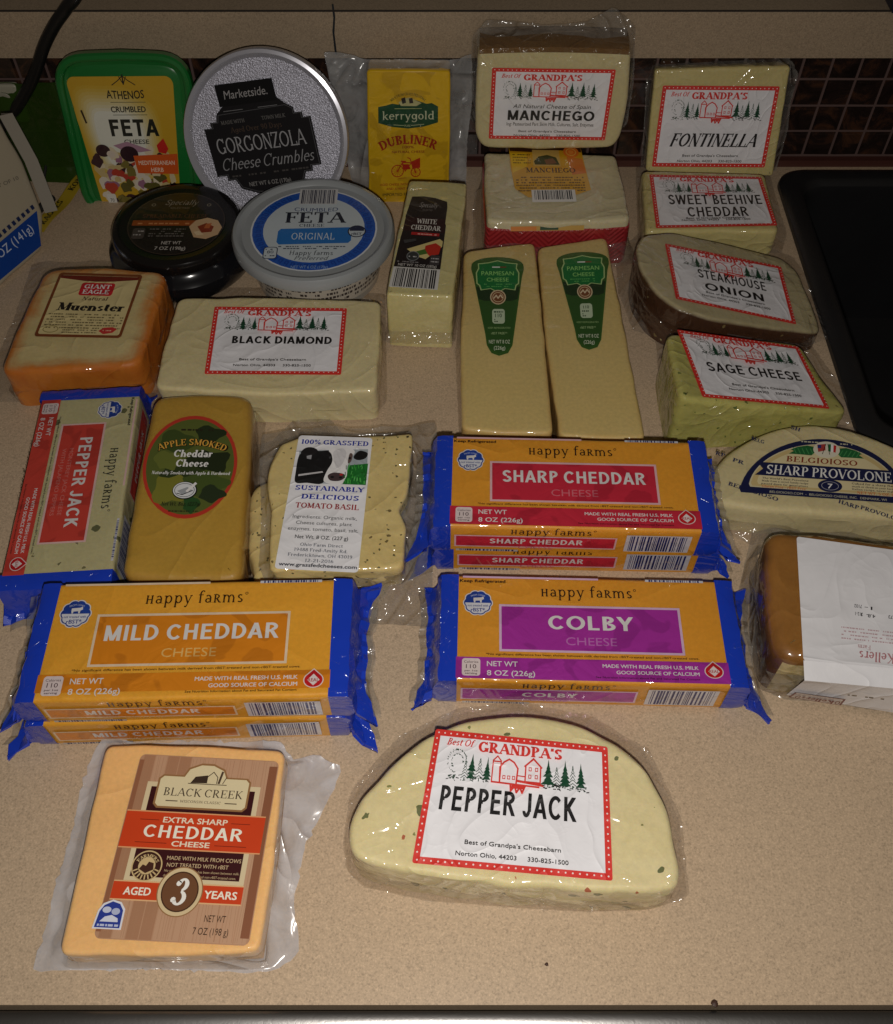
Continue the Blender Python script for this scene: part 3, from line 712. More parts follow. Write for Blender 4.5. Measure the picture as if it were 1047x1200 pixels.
# ---- the barn label shared by seven cheeses
def barn_label(L, lines, tagline=None, ingr=None, foot=(53.6, 58.8), crop_top=False):
    R_, G_, K_ = (214, 52, 44), (12, 66, 42), (30, 28, 28)
    L.rect(0, 0, 90, 63, R_, 1.2); L.rect(3.1, 3.1, 86.9, 59.9, (233, 232, 236))
    for i in range(28):
        for y in (1.55, 61.4): L.ell(2 + i * 3.19, y, .42, .42, (240, 225, 220), n=8)
    for i in range(1, 19):
        for x in (1.55, 88.45): L.ell(x, 1.6 + i * 3.15, .42, .42, (240, 225, 220), n=8)
    L.text('Best Of', 7, 7.6, 3.4, R_, w=13.5, al='l', font='serif', shear=.28, thick=.17, thin=.07, sf=.07)
    L.text("GRANDPA'S", 23.5, 9.6, 5.2, R_, w=43, al='l', font='serif', thick=.24, thin=.10, sf=.10, sh=.11)
    # barn, silo and farmhouse in red outline
    L.ox, L.oy = -1.2, -4.0
    w = .62
    L.line([(33, 27.6), (33, 17), (35, 14.8), (37, 17), (37, 27.6)], w, R_); L.line([(33, 17.4), (37, 17.4)], w, R_)
    L.line([(37, 27.6), (36.6, 20), (38.5, 17.4), (41, 15.8), (43.6, 17.2), (45.6, 20), (45.2, 27.2)], .8, R_); L.line([(33, 27.4), (56.5, 28)], .8, R_)
    for x in (38.2, 40.6, 43): L.frame(x, 23.8, x + 1.5, 25.6, .35, R_)
    L.line([(49.5, 26), (49.5, 18.2), (53.2, 14.4), (57, 18.2), (57, 26), (49.5, 26)], .7, R_); L.line([(49, 18.6), (53.2, 14.6), (57.5, 18.6)], .8, R_)
    for x in (51, 54.2):
        for y in (18.8, 22.4): L.frame(x, y, x + 1.5, y + 1.9, .35, R_)
    L.line([(45.5, 23.5), (49.5, 23.7)], .5, R_); L.line([(45.5, 26), (58.5, 27.2)], 1.1, R_); L.line([(42.4, 28), (42.8, 31), (44.6, 28.6), (45.6, 31.6), (47.2, 29), (48.4, 31.6), (49.6, 28.4)], .9, R_); L.rect(43, 28.2, 49.6, 29.8, R_)
    r = random.Random(3)
    def fir(x, yb, h, wd, solid):
        h *= 1.18
        for k in range(6):
            a = k / 6; ww = wd * (1 - a) * .62 * r.uniform(.75, 1.25); y0 = yb - h * .10 - h * .9 * a
            if solid: L.poly([(x - ww, y0), (x, y0 - h * .26), (x + ww, y0 + r.uniform(-.2, .2))], G_)
            else:
                L.line([(x, y0 - h * .16), (x - ww, y0)], .26, G_); L.line([(x, y0 - h * .16), (x + ww, y0)], .26, G_)
        L.rect(x - .22, yb - h * .14, x + .22, yb, G_)
    for x, h, wd, so in ((19.4, 8, 3.2, 0), (22.6, 10, 4.4, 1), (26.6, 9.4, 3.6, 0), (30.4, 9.4, 3.6, 1), (60.8, 10.5, 5, 1), (65, 8.4, 3.2, 0), (69.2, 10.6, 4.4, 1), (73, 9.6, 3.4, 0), (77, 10, 4, 1)):
        fir(x, 28.2 - (.4 if x > 60 else 0), h, wd, so)
    for k in range(70):                                   # stippled round tree and grass
        a = r.uniform(pi * .55, pi * 2.1); q = r.choice((1., 1., .6))
        x, y = 15 + 4.6 * q * cos(a), 19.6 + 5.6 * q * sin(a)
        L.line([(x, y), (x + r.uniform(-.6, .6), y + r.uniform(-.5, .5))], r.uniform(.2, .34), G_)
    for k in range(80):
        x = r.choice((r.uniform(10, 32), r.uniform(58, 80))); y = 27.6 + r.uniform(-1., 1.4)
        L.line([(x, y), (x + r.uniform(.4, 1.3), y + r.uniform(-.5, .5))], r.uniform(.2, .4), G_ if k % 2 else K_)
    L.ox = L.oy = 0.
    for ln in lines:
        tx, x, y, h, w_ = ln[:5]; L.text(tx, x, y, h, (16, 14, 16), w=w_, al='c', **(ln[5] if len(ln) > 5 else dict(font='arial')))
    if foot:
        L.text("Best of Grandpa's Cheesebarn", 44.5, foot[0], 2.0, K_, w=44, bold=.012)
        L.text('Norton Ohio, 44203     330-825-1500', 44.5, foot[1], 2.0, K_, w=51, bold=.012)

# ---- pepper jack half wheel (front centre)
c0 = at(600, 970)
t = thing('pepper_jack_half_wheel', 'pale half wheel of pepper flecked cheese with a PEPPER JACK barn label, front centre', 'cheese', (c0.x, c0.y, 0))
m_pj = cheese_mat('pepper_jack', (.68, .57, .27), (.75, .655, .38), specks=((70, .17, .60, (.05, .08, .015)), (95, .13, .22, (.40, .05, .02)), (150, .14, .10, (.16, .18, .04))), wr=.55, wscale=55, blot=22)
pl = flat(.034)
out = [(409, 962), (424, 932), (452, 903), (484, 872), (520, 852), (560, 841), (602, 837), (645, 841), (690, 853), (727, 872), (757, 899), (779, 936), (790, 975), (797, 1015), (796, 1040), (770, 1046), (700, 1044), (600, 1038), (500, 1026), (440, 1014), (409, 1000)]
mb, fr = slab_px(out, pl, .034, bev=.0032, rad=.010, wob=.0012, und=.0003, down=to_floor()); mb.build('cheese', m_pj, t)
inner = px2([(u, v) for u, v in out], .034); outer = px2([(402, 985), (412, 925), (470, 862), (540, 830), (610, 822), (690, 838), (760, 878), (800, 960), (808, 1052), (760, 1066), (690, 1069), (600, 1064), (500, 1056), (425, 1040), (406, 1020)], .002)
skirt(inner, outer, .016, .002, amp=.002, seed=1, fall=.9).build('wrap', FILM, t)
L = lab([(511, 855), (712, 876), (718, 1033), (483, 1012)], pl, 90, 63, .0009)
barn_label(L, [('PEPPER JACK', 40.5, 39.2, 11.2, 66, dict(font='arial', thick=.19, thin=.15))]); L.build('label', t)

# ---- black diamond block
c0 = at(320, 420)
t = thing('black_diamond_block', 'wide pale cheese block with a BLACK DIAMOND barn label, behind the smoked cheddar', 'cheese', (c0.x, c0.y, 0))
m_bd = cheese_mat('white_cheddar_block', (.63, .53, .27), (.69, .60, .35), wr=.5, wscale=45, blot=18)
pl = flat(.029)
out = [(209, 349), (300, 347), (446, 352), (446, 400), (441, 458), (320, 462), (182, 454), (190, 410)]
mb, fr = slab_px(out, pl, .029, bev=.0026, rad=.006, wob=.0011, und=.0005, down=to_floor()); mb.build('cheese', m_bd, t)
skirt(px2(out, .029), px2([(196, 338), (300, 338), (452, 344), (454, 470), (446, 480), (320, 484), (176, 468), (176, 440)], .001), .012, .001, amp=.0015, seed=2, fall=.9).build('wrap', FILM, t)
L = lab([(252, 360), (407, 362), (400, 440), (240, 439)], pl, 90, 63, .0006)
barn_label(L, [('BLACK DIAMOND', 49, 38, 6.6, 67, dict(font='arial', thick=.21, thin=.17))]); L.build('label', t)

# ---- sage wedge, sloping to the right
c0 = at(880, 450)
t = thing('sage_cheese_wedge', 'green flecked SAGE CHEESE wedge with a barn label, just behind the round provolone', 'cheese', (c0.x, c0.y, 0))
m_sage = cheese_mat('sage_cheese', (.37, .35, .08), (.50, .46, .16), specks=((150, .16, .18, (.06, .10, .02)), (260, .2, .10, (.12, .17, .03))), wr=.5, wscale=60, blot=24)
pl = Plane((.1961, .4416, .0353), (.221, .098, .97))
out = [(780, 389), (860, 394), (938, 403), (966, 447), (996, 484), (900, 477), (797, 467), (788, 425)]
mb, fr = slab_px(out, pl, .046, bev=.004, rad=.008, wob=.0007, down=to_floor(0.0)); mb.build('cheese', m_sage, t)
skirt(px2(out, .03), px2([(768, 400), (860, 392), (950, 405), (985, 450), (1003, 492), (990, 500), (900, 503), (790, 506), (775, 470)], .001), .010, .001, amp=.0016, seed=3, fall=.9).build('wrap', FILM, t)
L = lab([(793, 387), (935, 407), (972, 480), (823, 466)], pl, 90, 63, .0006)
barn_label(L, [('SAGE CHEESE', 43, 41.5, 8.4, 68, dict(font='arial', thick=.16, thin=.14))], foot=(53, 57.6)); L.build('label', t)

# ---- steakhouse onion half wheel, sloping to the right, brown rind
c0 = at(850, 355)
t = thing('onion_half_wheel', 'brown rinded STEAKHOUSE ONION half wheel with a tilted barn label, above the green sage wedge', 'cheese', (c0.x, c0.y, 0))
m_on = cheese_mat('onion_cheese', (.42, .36, .20), (.52, .45, .27), specks=((120, .15, .2, (.22, .16, .06)), (160, .15, .12, (.5, .42, .2))), wr=.5, wscale=55, blot=26, edge=(.06, .025, .012), edge_lo=.55, edge_hi=.85, edge_noise=.1)
m_rind = cheese_mat('brown_rind', (.05, .022, .012), (.09, .04, .02), wr=.3, wscale=60, blot=40)
pl = Plane((.1996, .5346, .0265), (.208, .043, .977))
out = [(752, 275), (785, 271), (850, 285), (918, 303), (935, 318), (958, 372), (962, 392), (905, 386), (830, 374), (790, 360), (766, 341), (750, 315), (744, 290)]
mb, fr = slab_px(out, pl, .05, bev=.0035, rad=.008, wob=.0006, down=to_floor()); mb.build('cheese', [m_on], t)
skirt(px2(out, .03), px2([(735, 285), (760, 264), (850, 275), (930, 300), (966, 370), (972, 398), (930, 408), (850, 404), (780, 402), (742, 388), (724, 345), (722, 310)], .001), .02, .001, amp=.003, seed=4, fall=.9).build('wrap', FILM, t)
L = lab([(779, 286), (915, 313), (933, 381), (792, 351)], pl, 90, 63, .0006)
barn_label(L, [('STEAKHOUSE', 45, 37, 9.4, 52, dict(font='arial', thick=.16, thin=.13)), ('ONION', 45, 49.5, 7.6, 45, dict(font='arial', thick=.17, thin=.15))], foot=(53.4, 57.4)); L.build('label', t)

# ---- sweet beehive cheddar lying in front of the fontinella
c0 = at(830, 250)
t = thing('beehive_cheddar_block', 'pale SWEET BEEHIVE CHEDDAR block lying flat with a barn label before the upright FONTINELLA', 'cheese', (c0.x, c0.y, 0))
pl = flat(.0235)
out = [(752, 199), (897, 203), (914, 271), (838, 270), (757, 271)]
mb, fr = slab_px(out, pl, .0235, bev=.003, rad=.006, wob=.0006, down=to_floor()); mb.build('cheese', cheese_mat('beehive_cheddar', (.56, .47, .18), (.62, .53, .24), wr=.5, wscale=55), t)
skirt(px2(out, .0235), px2([(745, 195), (900, 198), (922, 275), (916, 297), (838, 292), (748, 292)], .001), .010, .001, amp=.0012, seed=5, fall=.9).build('wrap', FILM, t)
L = lab([(761, 205), (892, 208), (911, 265), (769, 268)], pl, 90, 63, .0005)
barn_label(L, [('SWEET BEEHIVE', 47, 40, 11.4, 72, dict(font='arial', thick=.17, thin=.13)), ('CHEDDAR', 47, 54.6, 11.2, 46, dict(font='arial', thick=.17, thin=.13))], foot=(57.2, 59.4)); L.build('label', t)

# ---- fontinella leaning on the tiles
pl = Plane((.2089, .6902, .0473), (-.042, -.968, .247))
out = [(768, 82), (850, 79), (927, 78), (917, 140), (906, 207), (830, 206), (757, 201), (762, 140)]
c0 = pl.at(832, 206)
t = thing('fontinella_block', 'pale FONTINELLA block with a barn label, standing upright against the dark tiles', 'cheese', (c0.x, c0.y, max(0, c0.z)))
mb, fr = slab_px(out, pl, .016, bev=.002, rad=.003, wob=.0005); mb.build('cheese', cheese_mat('fontinella', (.57, .48, .19), (.63, .54, .25), wr=.5, wscale=55), t)
fi = [fr.l(pl.at(*q)) for q in out]; fo = [fr.l(pl.at(*q)) for q in [(760, 76), (850, 73), (930, 72), (940, 92), (930, 130), (927, 160), (913, 207), (830, 209), (753, 203), (758, 140)]]
skirt(fi, fo, -.004, -.012, amp=.003, seed=6, frame=fr, fall=.8).build('wrap', FILM2, t)
L = lab([(777, 100), (914, 101), (896, 196), (764, 195)], pl, 90, 63, .0005)
barn_label(L, [('FONTINELLA', 44.5, 45.6, 10.4, 68, dict(font='serif', shear=.3, thick=.19, thin=.07, sf=.05, gap=0.))], foot=(53.6, 58)); L.build('label', t)

# ---- manchego wedge lying flat, red embossed rind
c0 = at(650, 240)
t = thing('red_rind_manchego', 'white wedge with yellow MANCHEGO label and red zigzag rind, lying behind the parmesan wedges', 'cheese', (c0.x, c0.y, 0))
m_man = cheese_mat('manchego_paste', (.58, .51, .31), (.63, .56, .36), wr=.45, wscale=45)
m_red, nt, b = new_mat('red_zigzag_rind'); co = coords(nt)
sx = N(nt, 'ShaderNodeSeparateXYZ'); tc = N(nt, 'ShaderNodeTexCoord'); nt.links.new(tc.outputs['Object'], sx.inputs[0])
pp = N(nt, 'ShaderNodeMath', operation='PINGPONG'); nt.links.new(sx.outputs[0], pp.inputs[0]); pp.inputs[1].default_value = .011
ad = N(nt, 'ShaderNodeMath', operation='ADD'); nt.links.new(pp.outputs[0], ad.inputs[0]); nt.links.new(sx.outputs[2], ad.inputs[1])
ml = N(nt, 'ShaderNodeMath', operation='MULTIPLY'); nt.links.new(ad.outputs[0], ml.inputs[0]); ml.inputs[1].default_value = 1500.
sn = N(nt, 'ShaderNodeMath', operation='SINE'); nt.links.new(ml.outputs[0], sn.inputs[0])
nt.links.new(mixc(nt, noise_t(nt, co, 50, 4), (.42, .028, .03), (.26, .015, .02)), b.inputs['Base Color'])
bp = N(nt, 'ShaderNodeBump', Strength=.45, Distance=.0006); nt.links.new(sn.outputs[0], bp.inputs['Height']); nt.links.new(bp.outputs[0], b.inputs['Normal'])
b.inputs['Roughness'].default_value = .4; film_coat(nt, b, co, .5, 50)
pl = flat(.040)
out = [(568, 178), (650, 179), (722, 181), (731, 215), (739, 257), (650, 261), (571, 259), (568, 215)]
mb, fr = slab_px(out, pl, .040, bev=.003, rad=.005, wob=.0006, down=to_floor(), botscale=1.01)
mb.build('cheese', [m_man], t)
# rind band round the sides, standing just proud of the paste
P = [Vector(q) for q in [pl.at(*a) for a in out]]; c2 = sum(P, Vector()) / len(P)
q2 = densify(fillet([Vector((p.x, p.y)) for p in P], .006), .004); cc = Vector((c2.x, c2.y)); rows = []
for z, s_ in ((.0335, 1.002), (.0325, 1.022), (.02, 1.03), (.003, 1.028), (.0004, 1.012)): rows.append([Vector((*(cc + (q - cc) * s_), z)) for q in q2])
mb = MB(); mb.grid(rows, 0, True); mb.build('rind', m_red, t)
skirt([q for q in q2], [cc + (q - cc) * (1.16 + .05 * noise.noise(Vector((q.x * 50, q.y * 50, 2)))) for q in q2], .03, .001, amp=.003, seed=7, fall=.8).build('wrap', FILM, t)
L = lab([(596, 170), (680, 172), (690, 231), (600, 232)], pl, 84, 62, .0005, kind='gloss')
Y1, Y2 = (214, 160, 30), (226, 178, 44)
L.poly([(0, 0), (84, 0), (86, 30), (88, 54), (70, 60), (44, 64), (18, 62), (4, 52), (1, 30)], Y1); L.poly([(1, 10), (20, 10), (20, 26), (3, 34)], (232, 190, 36)); L.poly([(66, 14), (84, 16), (86, 34), (70, 36)], (214, 120, 34))
L.poly([(0, 0), (84, 0), (84, 8), (60, 6), (30, 9), (1, 8)], (70, 38, 20)); L.rect(27, 6, 58, 26, (206, 170, 90)); L.poly([(28, 20), (34, 14), (44, 12), (54, 15), (57, 24), (29, 24)], (44, 54, 24)); L.poly([(40, 18), (50, 16), (54, 22), (42, 24)], (120, 74, 50))
L.ell(72, 8, 9, 7, (226, 120, 40)); L.ring(72, 8, 6, 4.6, .9, (240, 190, 90)); L.ell(72, 8, 3, 2.3, (240, 150, 60))
L.text('MANCHEGO', 46, 33.5, 5.6, (60, 30, 14), w=56, font='serif', thick=.17, thin=.07)
for k in range(6): L.greek(6, 82, 40 + k * 3.1, 1.6, (110, 78, 30), k)
for k in range(4): L.greek(4, 24, 13 + k * 3.3, 1.4, (110, 78, 30), k + 9)
L.barcode(22, 54, 70, 68, (20, 20, 24), (224, 222, 216), 4, True); L.build('label', t)
L = Label([Vector((P[6].x + .012, P[6].y - .0016, .0365)), Vector((P[4].x - .012, P[4].y - .0016, .0365)), Vector((P[4].x - .012, P[4].y - .0032, .0335)), Vector((P[6].x + .012, P[6].y - .0032, .0335))], 60, 3, .0006, kind='gloss', out=(0, -1, .3))
L.rect(4, 0, 44, 3, (190, 150, 70)); L.rect(4, .3, 18, 2.8, (206, 120, 40)); L.rect(20, .3, 30, 2.6, (40, 70, 40)); L.build('label_lip', t)

# ---- manchego standing on it, leaning on the ledge
pl = Plane((.0768, .6692, .0795), (-.03, -.993, .06))
out = [(560, 60), (600, 55), (690, 56), (740, 60), (737, 110), (728, 160), (718, 174), (640, 176), (566, 174), (557, 158), (558, 100)]
c0 = pl.at(640, 176)
t = thing('upright_manchego', 'upright MANCHEGO wedge with brown rind on top and a barn label, above the red rind', 'cheese', (c0.x, c0.y, .040))
m_brown = cheese_mat('manchego_brown_rind', (.14, .075, .028), (.22, .12, .045), wr=.6, wscale=60, blot=60)
mb, fr = slab_px(out, pl, .030, bev=.003, rad=.006, wob=.0006)
mb.build('cheese', [cheese_mat('manchego_front', (.58, .50, .26), (.63, .55, .31), wr=.5, wscale=50)], t)
# rind along the top
A, B_ = pl.at(562, 58), pl.at(738, 59); n_ = pl.n; rows = []
for k in range(25):
    q = A.lerp(B_, k / 24) + Vector((0, 0, .0015 * sin(k / 24 * pi)))
    rows.append([q + n_ * .0006 - Vector((0, 0, .003)), q + n_ * .0009 + Vector((0, 0, .0008)), q - n_ * .004 + Vector((0, 0, .0024)), q - n_ * .014 + Vector((0, 0, .0034)), q - n_ * .026 + Vector((0, 0, .003)), q - n_ * .0295 - Vector((0, 0, .003))])
mb = MB(); mb.grid(rows); mb.build('rind', m_brown, t)
fi = [fr.l(pl.at(*q)) for q in out]; fo = [fr.l(pl.at(*q)) for q in [(553, 58), (570, 38), (640, 44), (690, 40), (722, 22), (748, 45), (746, 110), (738, 160), (722, 177), (640, 179), (562, 178), (550, 150), (551, 100)]]
skirt(fi, fo, -.006, -.020, amp=.003, seed=8, frame=fr, fall=.8).build('wrap', FILM2, t)
L = lab([(577, 79), (722, 81), (709, 164), (573, 162)], pl, 90, 63, .0006)
barn_label(L, [('MANCHEGO', 46, 43.5, 8.8, 66, dict(font='arial'))], foot=(54.4, 58.2))
L.text('All Natural Cheese of Spain', 46, 32.6, 3.6, (30, 28, 28), w=58, shear=.2); L.text('Ing: Pasteurized Part Skim Milk, Cultures, Salt, Enzymes', 46, 48.4, 3.2, (40, 38, 38), w=66)
L.build('label', t)

# ---- foil-band cheese bars
M_BLUE, nt, b = new_mat('blue_printed_film'); co = coords(nt)
b.inputs['Base Color'].default_value = (*lin((18, 56, 180)), 1); b.inputs['Roughness'].default_value = .34
film_coat(nt, b, co, .8, 90, .14, .8, d=.004)
M_ORANGE = cheese_mat('orange_cheddar', lin((206, 138, 36)), lin((214, 148, 46)), wr=.22, wscale=30, blot=14, mottle=.3)
M_YELLOW = cheese_mat('golden_cheddar', lin((214, 150, 40)), lin((222, 160, 52)), wr=.22, wscale=30, blot=14, mottle=.3)
M_CREAMPJ = cheese_mat('cream_pepper_cheese', lin((176, 168, 124)), lin((188, 180, 138)), wr=.22, wscale=30, blot=18, mottle=.3, specks=((75, .19, .40, (.05, .06, .02)), (130, .14, .30, (.10, .09, .04))))

def badge(L, cx, cy, r, rot=0):
    n = 96
    def sc(R_, amp): return [(cx + (R_ + amp * abs(cos(5 * a)) ** .7) * cos(a), cy + (R_ + amp * abs(cos(5 * a)) ** .7) * sin(a)) for a in (2 * pi * k / n for k in range(n))]
    L.poly(sc(r * .90, r * .10), WHITE); L.poly(sc(r * .84, r * .09), (38, 66, 156)); L.poly(sc(r * .77, r * .08), (226, 228, 234))
    pts = [(x, y) for x, y in sc(r * .77, r * .08) if y <= cy + r * .04]; pts.sort(key=lambda q: atan2(q[1] - cy - r * .05, q[0] - cx)); L.poly(pts, (34, 70, 164))
    L.poly([(cx - r * .3, cy - r * .38), (cx + r * .22, cy - r * .42), (cx + r * .36, cy - r * .5), (cx + r * .4, cy - r * .3), (cx + r * .26, cy - r * .22), (cx + r * .24, cy - r * .02), (cx + r * .16, cy - r * .02), (cx + r * .12, cy - r * .18), (cx - r * .16, cy - r * .16), (cx - r * .18, cy - r * .02), (cx - r * .26, cy - r * .02), (cx - r * .3, cy - r * .2)], WHITE)
    L.text('not treated with', cx, cy + r * .29, r * .17, (34, 60, 150), w=r * 1.36, bold=.02); L.text('rBST*', cx, cy + r * .68, r * .28, (30, 56, 150), w=r * .92, bold=.03)
    L.text('FROM COWS', cx, cy - r * .56, r * .13, (200, 210, 236), w=r * .9, arc=r * .9)
def happy(L, x, y, w, h, col=(26, 24, 22)):
    L.text('\u029cappy fa\u0280ms', x, y, h, col, w=w, font='serif', thick=.11, thin=.065, sf=.05, gap=.07); L.ring(x + w / 2 + 1.6, y - h * .72, .8, .8, .3, col, n=14)
def calories(L, x, y, w, h, col=(70, 40, 50), bg=(232, 216, 214)):
    L.rect(x, y, x + w, y + h, bg, 1.6); L.text('Calories', x + w / 2, y + h * .27, h * .14, col, w=w * .78); L.text('110', x + w / 2, y + h * .58, h * .24, col, w=w * .56)
    L.text('per 1oz', x + w / 2, y + h * .76, h * .1, col, w=w * .7, bold=.03); L.text('serving', x + w / 2, y + h * .91, h * .1, col, w=w * .66, bold=.03)
def real_seal(L, x, y, s):
    def drop(k): return [(x + 5.6 * s * k * math.copysign(abs(cos(a)) ** 1., cos(a)), y + (4.6 * s * k * sin(a) if sin(a) > 0 else 4.9 * s * k * -abs(sin(a)) ** .9 * (1 - .0 * abs(cos(a))))) for a in (2 * pi * i / 40 for i in range(40))]
    def shape(k):
        p = []
        for i in range(41):
            a = radians(-60 + 300 * i / 40); p.append((x + 5.4 * s * k * cos(a), y + 4.2 * s * k * sin(a)))
        return p[:0] + [(x, y - 6.4 * s * k)] + [(x + 5.2 * s * k * cos(radians(-38 + 256 * i / 36)), y + 4.3 * s * k * sin(radians(-38 + 256 * i / 36))) for i in range(37)]
    L.poly(shape(1.), (236, 224, 220)); L.poly(shape(.9), (206, 26, 34)); L.poly([(x, y - 3.4 * s), (x + 3.2 * s, y), (x, y + 3 * s), (x - 3.2 * s, y)], (238, 226, 224)); L.text('REAL', x, y + .9 * s, 1.9 * s, (190, 30, 36), w=5.6 * s, bold=.03)

def cheese_bar(label, name, quad, z_top, T, zb, title, accent, body, dark, tw, seed=0, keep_ref=True, sub=None, sides=(1, 0), L0=None, group='foil banded cheese bars', print_col=WHITE, sub_col=None, ears=((1, 1), (1, 1)), text_title2=None):
    """quad = photo corners of the printed top, in the reading order TL TR BR BL"""
    P = [at(u, v, z_top) for u, v in quad]
    ux = ((P[1] - P[0]) + (P[2] - P[3])); ux.z = 0; ux.normalize(); o = sum(P, Vector()) / 4
    Ln = ((P[1] - P[0]).length + (P[2] - P[3]).length) / 2; Wd = ((P[3] - P[0]).length + (P[2] - P[1]).length) / 2
    fr = Frame((o.x, o.y, z_top), ux, (0, 0, 1))
    t = thing(name, label, 'cheese bar', (o.x, o.y, zb), group)
    hL, hW = Ln / 2, Wd / 2
    mb = slab(fr, [(-hL - .004, -hW), (hL + .004, -hW), (hL + .004, hW), (-hL - .004, hW)], T, bev=.0022, rad=.0025, wob=.0003, seed=seed); mb.build('cheese', body, t)
    r = random.Random(seed + 5)
    for sg, er in ((-1, ears[0]), (1, ears[1])):                       # folded blue ends closing to a fin
        rows = []; nn = 48
        per = []
        for k in range(nn):                                            # rectangle perimeter: long top and bottom edges, short sides
            q = k / nn * 2; a = (q % 1)
            if a < .8: py, pz = -1 + 2 * a / .8, 1
            else: py, pz = 1, 1 - 2 * (a - .8) / .2
            per.append((py, pz) if q < 1 else (-py, -pz))
        #        dx      y-scale z-scale drop  crumple
        steps = ((-.0008, 1.0, 1.0, 0, .0), (.0052, 1.0, 1.0, 0, .0003), (.0088, 1.0, .93, .0, .0006), (.0106, .99, .70, -.02, .0011), (.0114, 1.0, .42, -.08, .0013),
                 (.0124, 1.05, .16, -.12, .0012), (.0155, 1.12, .03, -.16, .0010), (.0195, 1.18, .025, -.22, .0010))
        sd = seed * 3.7 + sg
        for si, (dx, sy, sz, dz, am) in enumerate(steps):
            row = []
            for (py, pz) in per:
                e = er[0] if py < 0 else er[1]
                cf = max(0., min(1., (abs(py) - .60) / .40)); cf = cf * cf * (3 - 2 * cf)
                y = py * (hW + .0006) * (1 + (sy - 1) * (e * cf if si >= 5 else 1))
                dxx = dx if si < 5 else .0124 + (dx - .0124) * (.55 + .75 * cf * min(1.5, e))
                nz = Vector((noise.noise(Vector((y * 170 + sd, si * .8, pz * 2))), noise.noise(Vector((y * 150, si * .8 + sd, pz * 2 + 4))), noise.noise(Vector((y * 160 + 9, si * .9, sd + pz)))))
                x = sg * (hL + dxx) + am * 1.5 * nz.x
                z = -T / 2 + pz * (T / 2 + .0005) * sz + dz * T * (1 + .5 * cf) + am * 1.5 * nz.y
                if si >= 6: z += .0007 * sin(y * 900) + .003 * nz.z * cf; x += .0005 * sin(y * 1500 + sd)
                z = max(z, -T + .0004 + (.0003 if pz > 0 else 0))
                row.append(fr.w(x, y + am * nz.z, z))
            rows.append(row)
        mb = MB(); mb.grid(rows, 0, True); end = mb.build('end_seal', M_BLUE, t, smooth=True, angle=24)
        f1 = rows[-1]; top = [f1[k] for k in range(1, 20)]; f2 = [p + fr.x * sg * (.0040 + .0012 * noise.noise(p * 90)) + Vector((0, 0, -.001)) for p in top]; f2 = [Vector((p.x, p.y, max(p.z, zb + .0004))) for p in f2]
        mb = MB(); mb.grid([top, f2]); mb.build('clear_fin', FILM2, t, parent=end)
    Wl, Hl = 143., 64.
    crn = [fr.w(-hL, hW - .0006), fr.w(hL, hW - .0006), fr.w(hL, -hW + .0006), fr.w(-hL, -hW + .0006)]
    L = Label(crn, Wl, Hl, .0003, kind='foil', out=(0, 0, 1))
    pale = tuple(int(x + (245 - x) * .72) for x in accent)
    if keep_ref: L.text('Keep Refrigerated', 1.5, 4.2, 1.9, dark, w=25, al='l', bold=.06)
    L.rect(3, .1, 78, 1.3, pale); L.barcode(104, .1, 136, 1.5, (30, 44, 110), (214, 214, 222), seed + 7)
    badge(L, 11.5, 17.5, 8.2); happy(L, 71, 12.6, 50, 7.2, dark)
    L.rect(23, 18.2, 121, 47.2, pale); L.rect(24.3, 19.5, 119.7, 45.9, accent)
    L.text(title, 72, 33.2, 8.6 if not text_title2 else 8., print_col, w=tw, font='arial', thick=.19, thin=.15)
    sc = sub_col or tuple(int(x + (245 - x) * .35) for x in accent)
    if text_title2:
        for k, tx in enumerate(text_title2): L.text(tx, 72, 38.6 + 4.6 * k, 2.6, sc, w=tw * .74, bold=0)
    else: L.text('CHEESE', 72, 42.6, 5.0, sc, w=27)
    L.text('*No significant difference has been shown between milk derived from rBST-treated and non-rBST-treated cows.', 72, 49.6, 1.25, dark, w=112, bold=.02)
    L.rect(.2, 51, 142.8, 63.4 if title != 'MILD CHEDDAR' else 60.5, accent)
    calories(L, 3.4, 51.8, 9.6, 10.2); L.text('NET WT', 16.5, 56.2, 3.1, WHITE, w=16, al='l', bold=.02); L.text('8 OZ (226g)', 16.5, 61.6, 3.1, WHITE, w=25, al='l', bold=.02)
    L.text('MADE WITH REAL FRESH U.S. MILK', 127, 55.6, 2.1, WHITE, w=50, al='r', bold=.03); L.text('GOOD SOURCE OF CALCIUM', 127, 59.2, 2.1, WHITE, w=43, al='r', bold=.03)
    L.text('See Nutrition Information about Fat and Saturated Fat Content', 127, 61.8, 1.15, dark, w=54, al='r', bold=.02)
    real_seal(L, 134.8, 56.4, .95); L.build('label', t)
    ft, fb = -.0022, -T + .0016                                       # printed long sides
    H2 = (ft - fb) / Ln * 143.
